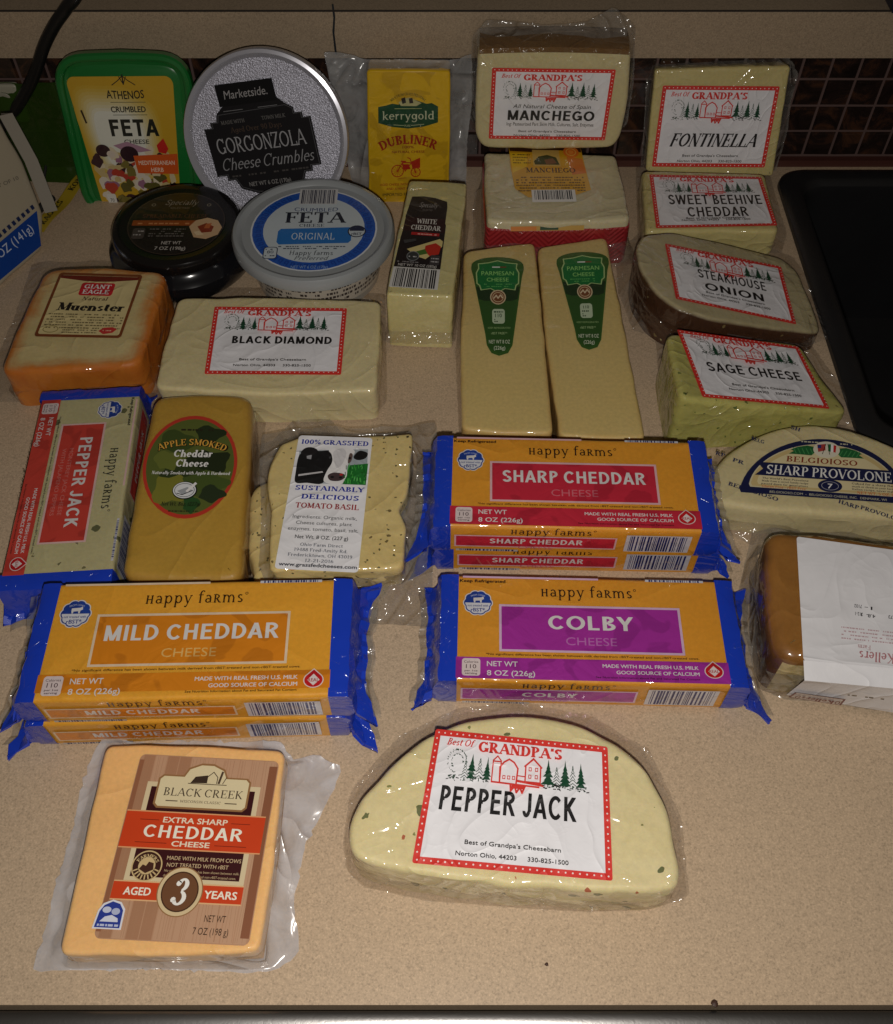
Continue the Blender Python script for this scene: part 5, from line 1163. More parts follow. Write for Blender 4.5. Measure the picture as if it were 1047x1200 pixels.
for k in range(11):
    x = 2.0 + k * 6.1; L.rect(x, .4, x + 5.6, 87.6, [(190, 150, 120), (178, 136, 104), (200, 160, 130), (168, 124, 94)][r.randrange(4)])
    for j in range(3): L.line([(x + r.uniform(.4, 5.2), 1), (x + r.uniform(.4, 5.2), 87)], .16, (170, 128, 98))
L.rect(65.6, 3, 69.6, 85, (138, 88, 62)); L.rect(.4, 3, 2.6, 85, (148, 98, 70))
CR = (216, 198, 160); MA = (58, 18, 22); OR = (204, 66, 28)
L.rect(7, 14, 63, 62, CR); L.rect(9.4, 16.4, 60.6, 60, MA)
L.poly([(14, 10), (24, 10), (26, 6), (32, 3.4), (38, 3.4), (44, 6), (46, 10), (56, 10), (58, 12), (58, 25), (56, 27), (14, 27), (12, 25), (12, 12)], (150, 110, 70)); L.poly([(14.6, 10.8), (24.6, 10.8), (26.6, 6.8), (32, 4.4), (38, 4.4), (43.4, 6.8), (45.4, 10.8), (55.4, 10.8), (57, 12.4), (57, 24.6), (55.6, 26), (14.4, 26), (13, 24.6), (13, 12.4)], (222, 208, 168))
L.poly([(28, 13.8), (30, 10.4), (36, 9.4), (38.4, 13.4)], (60, 46, 36)); L.poly([(36, 13.4), (36, 10.2), (38.6, 7.6), (41, 10.2), (41, 13.4)], (222, 208, 168)); L.line([(36, 13.4), (36, 10.2), (38.6, 7.6), (41, 10.2), (41, 13.4)], .4, (60, 46, 36)); L.line([(42, 13.2), (43, 7.4)], 1.1, (80, 62, 48)); L.line([(27, 14), (46, 14)], .4, (90, 74, 56)); L.line([(44, 13.4), (45.4, 10)], .4, (80, 62, 48))
L.text('BLACK CREEK', 35.4, 20.6, 4., (70, 56, 44), w=39, font='serif', thick=.13, thin=.06, sf=.06); L.text('WISCONSIN CLASSIC', 35, 23.8, 1.3, (90, 74, 56), w=20, font='serif', thick=.14, thin=.08, sf=.04); L.line([(18, 23.2), (23.6, 23.2)], .5, (90, 74, 56)); L.line([(47, 23.2), (52.6, 23.2)], .5, (90, 74, 56))
L.rect(.6, 28.6, 68, 47, (224, 160, 110)); L.rect(.6, 29.2, 68, 46.4, OR)
L.text('EXTRA SHARP', 34.6, 34, 2.8, (240, 226, 200), w=31, bold=.03); L.text('CHEDDAR', 34.6, 41.4, 6., (246, 238, 220), w=48, font='arial', thick=.17, thin=.13); L.text('CHEESE', 34.6, 45.2, 2.6, (240, 226, 200), w=18, bold=.04)
for x0, x1, y in ((8, 17, 33), (52, 61, 33), (8, 23, 44), (46, 61, 44)): L.line([(x0, y), (x1, y)], .3, (110, 30, 16))
L.text('MADE WITH MILK FROM COWS', 25, 51.6, 1.9, (206, 180, 140), w=35, al='l', bold=.01); L.text('NOT TREATED WITH rBST', 25.6, 54.8, 1.9, (206, 180, 140), w=29, al='l', bold=.01)
L.text('No significant difference has been shown between milk', 25, 57.2, 1.2, (196, 172, 132), w=35, al='l'); L.text('derived from rBST-treated and non-rBST-treated cows.', 25, 59.4, 1.2, (196, 172, 132), w=34, al='l')
L.ell(16.4, 55, 7.2, 7.2, (206, 180, 130)); L.ell(16.4, 55, 6.6, 6.6, (60, 30, 24)); L.ell(16.4, 55, 4.0, 4.0, (206, 180, 130)); L.poly([(13, 56.6), (14.4, 54.4), (16, 55), (17, 53), (19.4, 53.6), (19.8, 56.6), (16.4, 58.4)], (70, 40, 30))
L.text('FARMERS', 16.4, 54.6 - 3.6, 1.5, (206, 180, 130), w=10, font='serif', arc=4.6, thick=.2, thin=.1); 
for k in range(9): L.line([(16.4 + 4.4 * cos(radians(20 + 17 * k)), 55 + 4.4 * sin(radians(20 + 17 * k))), (16.4 + 6.2 * cos(radians(20 + 17 * k)), 55 + 6.2 * sin(radians(20 + 17 * k)))], .6, (206, 180, 130))
L.rect(3, 62, 63.4, 71, (224, 180, 130)); L.rect(3, 62.6, 63.4, 70.4, OR)
L.text('AGED', 14.8, 68.4, 3.6, (246, 238, 220), w=12.4, bold=.04); L.text('YEARS', 53.4, 68.4, 3.6, (246, 238, 220), w=15, bold=.04)
L.ell(34.4, 66, 10.6, 11.4, (150, 110, 70)); L.ell(34.4, 66, 10.1, 10.9, (214, 192, 150)); L.ell(34.4, 66, 8.6, 9.2, (70, 42, 26)); L.ell(34.4, 66, 8., 8.6, (112, 74, 48)); L.text('3', 34.4, 72.2, 12.4, (244, 240, 232), w=7.2, font='serif', thick=.165, thin=.07, shear=.12)
L.text('NET WT', 53, 78.8, 3.2, (60, 40, 28), w=9.6, bold=.0); L.text('7 OZ (198 g)', 52, 84.4, 3.2, (60, 40, 28), w=16)
L.poly([(-1.6, 84), (-.8, 76), (1, 72.8), (5, 71), (9, 72), (11.4, 75), (11.6, 84)], (226, 226, 232)); L.poly([(-.8, 83.4), (0, 76.4), (1.6, 73.6), (5, 71.8), (8.6, 72.8), (10.6, 75.6), (10.8, 83.4)], (44, 62, 150)); L.ell(3.2, 75.6, 2, 1.4, (200, 206, 226)); L.ell(7.4, 76.2, 1.9, 1.5, (180, 188, 216)); L.poly([(1, 80.8), (3, 78.6), (6, 77.8), (9, 79.2), (9.4, 80.8)], (216, 220, 234)); L.greek(.4, 10, 82.8, 1.2, (190, 198, 224), 4); L.build('label', t)

# ---- green rimmed feta tub leaning on the tiles
pl = lean(.660, 0, 79)
out = [(58, 66), (140, 63), (220, 66), (229, 150), (238, 252), (170, 252), (102, 252), (80, 160)]
P = [pl.at(*q) for q in out]; o = sum(P, Vector()) / len(P); fr = Frame(o, (1, 0, 0), pl.n); q2 = [fr.l(p) for p in P]
t = thing('feta_tub', 'green lidded Mediterranean herb feta tub with a yellow label, leaning on the tiles', 'tub', (o.x, .663, 0))
m_green = plain_mat('green_plastic', (.010, .15, .028), .3, 0, .4, bump=.05, bscale=60)
corner = [.026, 0, .026, 0, .026, 0, .026, 0]
pts = fillet(q2, corner, 8)
if area2(pts) < 0: pts.reverse()
pts = densify(pts, .006); n = len(pts); nr = [Vector(((pts[(i + 1) % n] - pts[i - 1]).y, -(pts[(i + 1) % n] - pts[i - 1]).x)).normalized() for i in range(n)]
def loop(off, z): return [fr.w((p + k * off).x, (p + k * off).y, z) for p, k in zip(pts, nr)]
mb = MB(); ids = mb.grid([loop(-.0005, -.008), loop(.0008, -.007), loop(.0008, -.001), loop(-.0005, .0006), loop(-.003, .001), loop(-.0045, .0002), loop(-.0055, -.002), loop(-.008, -.0028), loop(-.0095, -.0022)], 0, True); mb.face(ids[-1]); mb.build('lid', m_green, t)
mb = MB(); ids = mb.grid([loop(-.003, -.006), loop(-.004, -.012), loop(-.007, -.025), loop(-.010, -.031), loop(-.014, -.032)], 0, True); mb.face(ids[-1]); mb.build('tub_body', m_green, t)
P = [pl.at(*q) for q in [(75, 91), (202, 90), (212, 244), (121, 244)]]
L = Label(P, 64, 76, -.0018, out=pl.n, kind='gloss')
L.poly(Label.rr(0, 0, 64, 76, 5), (196, 156, 40)); 
for q in range(9):
    u = q / 8; cx, cy = 25, 38; L.blob([(cx + (a - cx) * (1.18 - .5 * u), cy + (b_ - cy) * (1.18 - .5 * u)) for a, b_ in ((6, 12), (20, 10), (36, 12), (48, 22), (50, 40), (46, 56), (22, 60), (10, 52), (4, 32))], tuple(int(x0_ + (x1_ - x0_) * u) for x0_, x1_ in zip((198, 162, 52), (220, 220, 206))))
L.oy = -4.8
L.text('ATHENOS', 34, 16.4, 4.6, (24, 26, 24), w=23, bold=.03, sag=-.6)
L.line([(27, 9.4), (31, 7), (34, 4.6), (37, 7), (41, 9.4)], .5, (30, 32, 28)); L.line([(34, 4), (34, 9)], .8, (30, 32, 28)); L.line([(32, 5), (34, 9), (36, 5)], .5, (30, 32, 28))
L.rect(24, 18.6, 46, 18.9, (70, 70, 50)); L.text('CRUMBLED', 34.4, 24.2, 3.3, (40, 44, 34), w=22, bold=.05); L.rect(24, 25.6, 46, 25.9, (70, 70, 50)); L.text('FETA', 36, 37.8, 9.6, (22, 30, 26), w=33, font='arial', thick=.2, thin=.2); L.text('CHEESE', 36.4, 42.2, 2.6, (60, 62, 50), w=17, bold=.03)
L.oy = -9.
r = random.Random(12)
for k in range(90):
    x, y = r.uniform(5, 61), r.uniform(49, 83); rx, ry = r.uniform(2.4, 5.4), r.uniform(1.6, 3.6)
    c_ = [(214, 200, 172), (196, 174, 120), (120, 108, 50), (60, 34, 40), (150, 104, 128), (178, 62, 44), (214, 204, 186), (90, 84, 36), (206, 190, 150)][k % 9]
    if y - ry > 47: L.poly([(x + rx * (1 + .25 * sin(2 * a + k)) * cos(a), min(84.6, y + ry * (1 + .25 * cos(3 * a + k)) * sin(a))) for a in (2 * pi * i / 14 for i in range(14))], c_)
L.poly([(20, 47), (30, 44.8), (40, 48), (46, 50), (38, 51), (26, 50)], (170, 130, 150)); L.poly([(50, 47), (55, 43), (58, 49), (56, 52), (51, 51)], (196, 40, 34)); L.ell(12, 50, 5, 3.6, (50, 26, 34)); L.ell(30, 52, 6.4, 4.6, (48, 26, 36)); L.ell(17, 52, 3, 2, (210, 196, 180))
L.poly([(32.6, 53), (64, 52), (64, 64), (34, 63.4)], (208, 88, 32)); L.text('MEDITERRANEAN', 48.6, 58.4, 2.6, (240, 214, 190), w=26, bold=.02); L.text('HERB', 48.6, 62.6, 2.6, (240, 214, 190), w=9, bold=.02)
L.oy = 0.
L.rect(6, 67, 13, 74.4, (216, 214, 206), 1.4); L.text('70', 9.5, 72, 2.2, (40, 40, 40), w=3); L.greek(6.6, 12.4, 73.4, .8, (60, 60, 60), 2); L.greek(6.6, 12.4, 74.8, .8, (60, 60, 60), 2)
L.poly([(4, 18), (5.2, 17.6), (6.4, 25), (5.2, 25.4)], (50, 36, 20)); L.build('label', t)

# ---- silver rimmed gorgonzola tub leaning behind the feta tub
pl = lean(.620, 0, 66); c3 = pl.at(312, 162); fr = Frame(c3, (1, 0, 0), pl.n)
t = thing('gorgonzola_tub', 'round silver lidded GORGONZOLA tub with a black plaque label, leaning behind the crumbled feta', 'tub', (c3.x, .64, 0))
m_sil, nt, b = new_mat('frosted_silver_lid'); co = coords(nt)
b.inputs['Base Color'].default_value = (.36, .36, .42, 1); b.inputs['Metallic'].default_value = .5; b.inputs['Roughness'].default_value = .36
bp = N(nt, 'ShaderNodeBump', Strength=.9, Distance=.0006); nt.links.new(noise_t(nt, co, 950, 2), bp.inputs['Height']); nt.links.new(bp.outputs[0], b.inputs['Normal'])
m_sil2 = plain_mat('silver_rim', (.45, .45, .50), .25, .3, .3)
R0 = .0612
mb = MB(); ids = mb.lathe(c3, [(R0 - .002, -.010), (R0, -.009), (R0, -.002), (R0 - .001, .0006), (R0 - .0035, .001), (R0 - .0055, -.0006), (R0 - .0065, -.002)], 90, 0, (fr.x, fr.y, fr.n)); mb.face(ids[0]); lid = mb.build('lid', m_sil2, t)
mb = MB(); ids = mb.lathe(c3, [(R0 - .0065, -.0019), (R0 - .012, -.0022), (.02, -.0022), (.001, -.0022)], 90, 0, (fr.x, fr.y, fr.n)); mb.face(ids[-1]); mb.build('lid_panel', m_sil, t, parent=lid)
mb = MB(); ids = mb.lathe(c3, [(R0 - .004, -.009), (R0 - .008, -.03), (R0 - .010, -.032)], 90, 0, (fr.x, fr.y, fr.n)); mb.face(ids[-1]); mb.build('tub_body', plain_mat('grey_tub', (.22, .22, .23), .4), t)
P = [pl.at(*q) for q in [(239, 152), (364, 136), (377, 193), (255, 208)]]
L = Label(P, 100, 46, -.0012, out=pl.n, kind='matte'); BK = (24, 22, 24); SV = (122, 122, 124)
plq = [(0, 0), (7, 0), (7, -5), (13, -5), (15, -12), (22, -18), (22, -36), (72, -36), (72, -22), (80, -14), (86, -10), (86, -5), (93, -5), (93, 0), (100, 0), (100, 46), (91, 46), (91, 51), (84, 51), (80, 60), (66, 66), (50, 68), (34, 66), (20, 60), (16, 51), (9, 51), (9, 46), (0, 46)]
L.poly(plq, BK); L.line([((x - 50) * .965 + 50, (y - 16) * .965 + 16) for x, y in plq if y > -16] [:], .5, (80, 80, 82))
L.rect(20, -38, 73, -18, (14, 13, 14)); L.text('Marketside.', 46, -24.4, 8, (150, 148, 148), w=40, bold=.0, shear=.12); L.rect(22, -14, 40, -13.5, SV); L.rect(54, -14, 72, -13.5, SV)
for a, x in (('MADE WITH', 28), ('TOWN MILK', 66)): L.text(a, x, -2, 3.4, (96, 94, 92), w=22, font='serif', thick=.16, thin=.1)
L.text('Aged Over 90 Days', 48, 6.4, 5, (70, 56, 46), w=48, font='serif', thick=.14, thin=.07)
L.text('GORGONZOLA', 49, 25, 14.6, (150, 150, 152), w=84, font='serif', thick=.12, thin=.07, sf=.05, gap=.0)
L.text('Cheese Crumbles', 50, 41, 11.6, (140, 140, 142), w=88, font='serif', thick=.09, thin=.06, sf=.0, shear=.32, gap=.0); L.greek(14, 88, 48, 2, (70, 66, 64), 3); L.text('NET WT 6 OZ (170g)', 48, 58.6, 4.2, (130, 128, 126), w=40, bold=.02); L.build('label', t)

# ---- yellow dubliner block in a grey film bag, leaning
pl = lean(.662, 0, 79)
out = [(430, 83), (480, 82), (528, 83), (528, 160), (526, 241), (480, 243), (433, 244), (431, 160)]
c3 = pl.at(480, 240); t = thing('dubliner_block', 'yellow foil fronted DUBLINER cheese in a wide grey film bag, leaning on the tiles', 'cheese', (c3.x, c3.y, 0))
m_yel = plain_mat('yellow_wrapper', lin((222, 178, 20)), .3, 0, .6, bump=.35, bscale=45)
mb, fr = slab_px(out, pl, .024, bev=.002, rad=.003, wob=.0006); mb.build('cheese', m_yel, t)
fi = [fr.l(pl.at(*q)) for q in out]; fo = [fr.l(pl.at(*q)) for q in [(378, 66), (400, 66), (424, 76), (480, 76), (530, 76), (553, 69), (556, 110), (548, 170), (546, 246), (480, 249), (420, 246), (404, 190), (396, 140), (386, 100)]]
skirt(fi, fo, -.004, -.012, amp=.005, seed=16, frame=fr, fall=.5).build('wrap', GREYFILM, t)
L = lab([(431, 84), (527.5, 84), (526, 240), (433, 243)], pl, 64, 104, .0006, kind='foil')
L.rect(1, 0, 63, 104, (224, 180, 24))
L.text('MILK FROM GRASS FED COWS', 31.4, 16.6, 1.9, (60, 70, 24), w=28, font='serif', arc=20, thick=.16, thin=.09, sf=.03)
GR = (24, 74, 44)
L.poly([(8, 25), (14, 24), (19, 22.6), (24, 23.4), (29, 19.8), (34, 19), (40, 21), (46, 23), (50, 22.4), (55, 25), (55, 37), (44, 40), (31.5, 41.4), (19, 40), (8, 37)], GR); L.poly([(24, 22), (28, 19), (33, 18.2), (38, 20.6), (42, 22.4), (38, 24.6), (26, 24.4)], (190, 186, 130)); L.poly([(26, 19), (29, 18), (30, 22), (27, 23)], (40, 36, 30)); L.poly([(32, 19), (34.8, 18.4), (35.6, 22.4), (32.6, 22.6)], (50, 40, 32)); L.line([(21, 26.4), (42, 26.4)], .4, (190, 200, 130))
L.text('kerrygold', 31.6, 34.6, 6.4, (206, 212, 176), w=41, font='serif', thick=.11, thin=.08, sf=.02, gap=.03); L.line([(20, 38.4), (28, 39)], .4, (190, 200, 150)); L.line([(34, 39), (44, 38.2)], .4, (190, 200, 150)); L.text('PURE', 31, 40, 1.7, (190, 200, 150), w=4.6)
L.text('DUBLINER', 31.6, 53, 7., (178, 44, 24), w=44, font='serif', thick=.22, thin=.1, sf=.07, arc=46); L.text('100%', 31.6, 56.6, 2.1, (150, 50, 24), w=9, bold=.02); L.text('NATURAL CHEESE', 31.6, 60.2, 1.9, (150, 50, 24), w=26, bold=.02)
RD = (186, 44, 22)
L.ring(23, 74.4, 5., 5., .7, RD); L.ring(37.4, 75.6, 4., 4., .7, RD)
for k in range(6):
    a = k * pi / 6; L.line([(23 - 4.6 * cos(a), 74.4 - 4.6 * sin(a)), (23 + 4.6 * cos(a), 74.4 + 4.6 * sin(a))], .22, RD); L.line([(37.4 - 3.6 * cos(a), 75.6 - 3.6 * sin(a)), (37.4 + 3.6 * cos(a), 75.6 + 3.6 * sin(a))], .22, RD)
L.line([(23, 74.4), (27, 67.6), (34, 68), (37.4, 75.6)], .8, RD); L.line([(27, 67.6), (29, 74.6), (34, 68)], .7, RD); L.line([(26, 66.6), (29.4, 66.8)], 1., RD); L.line([(34.6, 70), (33, 64.6), (31, 63.8)], .7, RD); L.poly([(26.4, 69), (32, 69), (33.4, 73), (28, 73.4)], RD); L.poly([(34, 67), (41, 64), (41, 72), (34.8, 73)], RD); L.line([(23, 80.6), (30, 80)], .3, RD)
for k, tx in enumerate(('AGED CHEESE WITH A ROBUST FLAVOR', 'AND A HINT OF SWEETNESS')): L.text(tx, 31, 86 + k * 3.6, 1.9, (170, 56, 24), w=(44, 34)[k], bold=.02)
L.text('IMPORTED FROM IRELAND', 31, 94.6, 2.4, (40, 34, 20), w=40, bold=.01); L.build('label', t)

# ---- black spread tub with a clear lid label
c3 = at(213, 284, .018); t = thing('spread_tub', 'low glossy black round spread tub with a dark printed lid, behind the muenster', 'tub', (c3.x, c3.y, 0))
m_blk = plain_mat('glossy_black_plastic', (.008, .008, .010), .16, 0, .3)
mb = MB(); ids = mb.lathe((c3.x, c3.y, 0), [(.040, 0), (.047, .0012), (.0515, .006), (.0535, .013), (.0528, .018), (.050, .021), (.047, .023), (.0455, .026)], 80); mb.face(ids[0]); mb.face(ids[-1]); mb.build('tub_body', m_blk, t)
lc = at(213, 255, .036); lc = Vector((c3.x, c3.y, .036))
mb = MB(); ids = mb.lathe((c3.x, c3.y, 0), [(.0458, .0255), (.0475, .027), (.0475, .033), (.046, .0352), (.043, .036), (.04, .0352), (.02, .0350), (.001, .0350)], 80); mb.face(ids[-1]); mb.build('lid', plain_mat('smoky_lid', (.007, .006, .006), .16, 0, .2, bump=.06, bscale=50), t)
L = Label([Vector((c3.x - .036, c3.y + .036, .0352)), Vector((c3.x + .036, c3.y + .036, .0352)), Vector((c3.x + .036, c3.y - .036, .0352)), Vector((c3.x - .036, c3.y - .036, .0352))], 72, 72, .0002, out=(0, 0, 1), kind='gloss')
L.ell(36, 36, 35.6, 35.6, (24, 17, 16)); L.ring(36, 36, 35, 35, .4, (70, 56, 44)); L.text('Specially', 36, 15, 6, (150, 140, 128), w=24, font='serif', shear=.3, thick=.1, thin=.06, sf=0); L.text('SELECTED', 36, 19.6, 2., (120, 110, 96), w=14); L.ring(16, 15, 1.6, 1.6, .5, (140, 130, 110)); L.ring(57, 15, 1.6, 1.6, .5, (140, 130, 110))
L.text('SPREADABLE CHEESE', 34, 30, 4, (96, 58, 40), w=48, font='serif'); L.poly([(4, 33), (50, 33), (50, 39), (4, 39)], (150, 70, 24)); L.greek(8, 46, 37.4, 2., (200, 130, 80), 4)
L.poly([(46, 40), (50, 33), (58, 30), (66, 33), (70, 41), (68, 49), (60, 54), (51, 52)], (206, 170, 130)); L.poly([(52, 40), (58, 36), (64, 40), (63, 46), (56, 47)], (140, 50, 24)); L.poly([(58, 37), (62, 36), (61, 42), (57, 42)], (190, 100, 50)); L.poly([(50, 46), (54, 45), (58, 49), (53, 50)], (226, 200, 160))
L.rect(6, 42, 15, 54, (70, 62, 58), 2); L.greek(7, 14, 46, 1.6, (170, 164, 160), 1); L.greek(7, 14, 50, 1.6, (170, 164, 160), 2)
for k in range(4): L.greek(18, 44, 43.6 + 2.6 * k, 1.4, (110, 104, 98), k)
L.text('NET WT', 36, 60, 3.6, (190, 184, 176), w=14, bold=.02); L.text('7 OZ (198g)', 36, 66, 3.6, (190, 184, 176), w=22, bold=.02); L.build('label', t)

# ---- crumbled feta tub, blue ring label
lz = .041; c3 = at(367, 267, lz); t = thing('crumbled_feta_tub', 'round translucent CRUMBLED FETA tub with a blue ringed label on its lid', 'tub', (c3.x, c3.y, 0))
m_tub = plain_mat('milky_tub', (.40, .37, .32), .35, 0, .3, var=.1)
m_lid, nt, b = new_mat('translucent_lid'); co = coords(nt); b.inputs['Base Color'].default_value = (.31, .33, .34, 1); b.inputs['Roughness'].default_value = .3; b.inputs['Coat Weight'].default_value = .3
R0 = .0585
mb = MB(); ids = mb.lathe((c3.x, c3.y, 0), [(.044, .0003), (.0455, .0015), (.0475, .014), (.051, .034)], 80); mb.face(ids[0]); body = mb.build('tub_body', m_tub, t)
# printed band round the side
S = MB(); rows = []
mb = MB(); a0, a1 = radians(190), radians(352); nseg = 60
def side_pt(a, h, o=.0004): rr = .0455 + (h - .0015) / .0325 * .0055; return Vector((c3.x + (rr + o) * cos(a), c3.y + (rr + o) * sin(a), h))
mb.grid([[side_pt(a0 + (a1 - a0) * k / nseg, h) for k in range(nseg + 1)] for h in (.008, .028)]); r = random.Random(4)
base_n = len(mb.f)
for row in range(4):
    a = a0 + .05
    while a < a1 - .05:
        w = r.uniform(.01, .05)
        if r.random() < .8: mb.poly([side_pt(a, .0115 + .0042 * row, .0006), side_pt(a + w, .0115 + .0042 * row, .0006), side_pt(a + w, .0138 + .0042 * row, .0006), side_pt(a, .0138 + .0042 * row, .0006)], 1)
        a += w + .015
mb.build('side_print', [ink((206, 196, 180), 'gloss'), ink((70, 60, 56), 'gloss')], t, smooth=False)
mb = MB(); ids = mb.lathe((c3.x, c3.y, lz), [(.0515, -.008), (R0 - .001, -.009), (R0, -.008), (R0, -.002), (R0 - .0015, .0004), (R0 - .004, .0010), (R0 - .006, .0002), (R0 - .0075, -.0016), (R0 - .0095, -.0018), (.02, -.0016), (.001, -.0016)], 90); mb.face(ids[-1]); mb.build('lid', m_lid, t)
rl = .0455; ccx, ccy = c3.x + .0006, c3.y
L = Label([Vector((ccx - rl, ccy + rl, lz - .0015)), Vector((ccx + rl, ccy + rl, lz - .0015)), Vector((ccx + rl, ccy - rl, lz - .0015)), Vector((ccx - rl, ccy - rl, lz - .0015))], 100, 100, .0003, out=(0, 0, 1), kind='gloss')
LB = (196, 206, 212); DB = (18, 62, 150)
L.ell(50, 50, 50, 50, (214, 218, 222)); L.ell(50, 50, 48.6, 48.6, (28, 84, 176)); 
for k in range(52):                                             # Greek key band
    a = radians(k * 360 / 52 + 2)
    def pc(rr, da): return (50 + rr * cos(a + da), 50 + rr * sin(a + da))
    if not (radians(240) < (a % (2 * pi)) < radians(300)): L.line([pc(46.6, 0), pc(42, 0), pc(42, .055), pc(45, .055), pc(45, .03)], .9, DB)
L.ell(50, 50, 40, 40, LB)
L.barcode(35, -.5, 66, 19, (30, 34, 60), (206, 206, 206), 6); L.text('CRUMBLED', 50, 27.6, 4.8, (40, 60, 110), w=35, bold=.0, sag=-1.); L.text('FETA', 50, 42.4, 13, (24, 30, 44), w=48, font='serif', thick=.2, thin=.08, sf=.08); L.text('CHEESE', 48, 47.6, 3.6, (30, 40, 60), w=20, font='serif')
L.poly([(24, 50), (78, 48), (80, 51), (80, 64), (78, 67), (24, 69), (22, 66), (22, 53)], (34, 112, 188)); L.text('ORIGINAL', 50, 63, 8, (206, 220, 232), w=34, font='serif', thick=.12, thin=.08, sf=.03)
L.ell(84, 53, 7.2, 7.2, (30, 36, 60)); L.ell(84, 53, 6.2, 6.2, LB); L.poly([(78.4, 52.6), (78.4, 49), (81, 46.8), (87, 46.8), (89.6, 49), (89.6, 52.6)], (30, 40, 70)); L.text('rBST', 84, 57.6, 3., (30, 36, 60), w=8, bold=.03)
L.greek(24, 76, 72, 1.4, (60, 70, 90), 2); L.greek(28, 70, 74.4, 1.4, (60, 70, 90), 3)
L.rect(13, 72, 24, 86, (30, 40, 70), 2.6); L.rect(13.7, 72.7, 23.3, 85.3, LB, 2.2); L.text('80', 18.5, 79.6, 3.4, (30, 40, 70), w=5); L.greek(14.6, 22.4, 75.4, 1.4, (40, 50, 80), 1); L.greek(14.6, 22.4, 83, 1.4, (40, 50, 80), 2)
L.text('Happy farms', 50, 81.6, 5.2, (30, 34, 44), w=34, font='serif', thick=.11, thin=.06, sf=.04, shear=.1); L.text('Preferred', 50, 87.4, 4.6, (30, 34, 44), w=26, font='serif', thick=.1, thin=.06, sf=0, shear=.35)
L.text('NET WT 6 OZ (170g)', 50, 97.2, 3.4, (150, 180, 220), w=28); L.build('label', t)

# ---- tall white cheddar bar
pl = flat(.0485)
out = [(480, 211), (514, 212), (548, 214), (540, 280), (531, 348), (492, 347), (452, 345), (466, 275)]
c = at(500, 290, .0485); t = thing('white_cheddar_bar', 'tall pale cheddar bar with a black WHITE CHEDDAR label, right of the crumbled feta tub', 'cheese', (c.x, c.y, 0))
mb, fr = slab_px(out, pl, .0485, bev=.002, rad=.003, wob=.0006, down=to_floor()); mb.build('cheese', cheese_mat('pale_cheddar', (.56, .49, .21), (.62, .55, .27), wr=.45, wscale=40), t)
q2 = px2(out, .0485); cc = sum(q2, Vector((0, 0))) / len(q2)
skirt(q2, [cc + (q - cc) * 1.10 for q in q2], .016, .010, amp=.003, seed=17, fall=.9).build('wrap', FILM, t)
L = lab([(481, 231), (527, 234), (513, 341), (456, 337)], pl, 40, 84, .0006, kind='gloss')
L.poly([(2, 0), (14, -1), (26, 0), (38, 3), (39, 8), (39, 24), (40, 26), (40, 66), (0, 66), (0, 40), (1.4, 22), (0, 20)], (26, 18, 22)); L.rect(.4, 20, 39, 33, (44, 14, 20))
L.text('Specially', 20, 9.6, 4.6, (160, 154, 150), w=18, font='serif', shear=.3, thick=.1, thin=.06, sf=0); L.text('SELECTED', 20, 13, 1.6, (120, 112, 108), w=10)
L.text('WHITE', 21.6, 25.4, 4.4, (222, 218, 210), w=19, font='serif', thick=.17, thin=.08); L.text('CHEDDAR', 21.6, 31.6, 4.4, (222, 218, 210), w=28, font='serif', thick=.17, thin=.08); L.rect(9, 34, 35, 36.6, (176, 30, 34)); L.greek(11, 33, 36, 1.2, (230, 170, 160), 1)
L.poly([(8, 50), (36, 39), (39, 41), (39, 46), (26, 58), (18, 56)], (214, 196, 130)); L.poly([(24, 46), (33, 43), (38, 46), (37, 53), (29, 55), (24, 51)], (190, 44, 30)); L.poly([(16, 52), (24, 49), (27, 53), (20, 55)], (70, 110, 40)); L.poly([(3, 42), (14, 40), (15, 42), (5, 45)], (60, 60, 62))
L.ell(14.6, 56, 5.6, 4.4, (120, 122, 124)); L.ell(14.6, 56, 4.8, 3.7, (50, 52, 54)); L.greek(11, 18, 57, 1.2, (190, 190, 190), 6); L.rect(30, 54, 38.4, 63, (60, 56, 58), 1.4); L.greek(31, 37.6, 57.6, 1.2, (180, 176, 176), 2); L.greek(31, 37.6, 60.4, 1.2, (180, 176, 176), 3); L.greek(2, 22, 62, 1.2, (130, 126, 126), 4)
L.text('NET WT 10 OZ (283g)', 20, 69.8, 2.2, (40, 36, 34), w=33, bold=.04) if False else L.text('NET WT 10 OZ (283g)', 20, 65.2, 2.2, (190, 186, 180), w=33, bold=.03); L.barcode(0, 66.4, 40, 84, (24, 24, 28), (206, 204, 200), 8); L.build('label', t)

# ---- paper pouch cut by the left edge
A = at(50, 292, .001); B_ = at(-30, 362, .001); ud = (A - B_).normalized(); wn = Vector((ud.y, -ud.x, 0)); wn = wn if wn.y < 0 else -wn
pl = Plane(A, (wn.x * .92, wn.y * .92, .40))
t = thing('paper_pouch', 'cream and blue paper pouch with 5 OZ (141g) on it, cut by the left edge', 'pouch', (A.x - .04, A.y - .02, 0))
PO = [pl.at(50, 292), pl.at(52, 250), pl.at(28, 190), pl.at(-2, 136), pl.at(-70, 150), pl.at(-80, 300), pl.at(-30, 362)]
o = sum(PO, Vector()) / len(PO); fr = Frame(o, ud, pl.n); q2 = [fr.l(p) for p in PO]
m_pouch = plain_mat('cream_paper', (.37, .32, .23), .5, 0, .3, bump=.3, bscale=40, var=.06)
slab(fr, q2, .020, bev=.003, rad=.003, wob=.0008).build('pouch', m_pouch, t)
L = Label([pl.at(-80, 160), pl.at(0, 140), pl.at(60, 290), pl.at(-30, 362)], 100, 100, .0004, out=pl.n, kind='gloss')
def pp(px): return None
S = Label([fr.w(-.1, .1), fr.w(.1, .1), fr.w(.1, -.1), fr.w(-.1, -.1)], 200, 200, .0005, out=pl.n, kind='gloss')
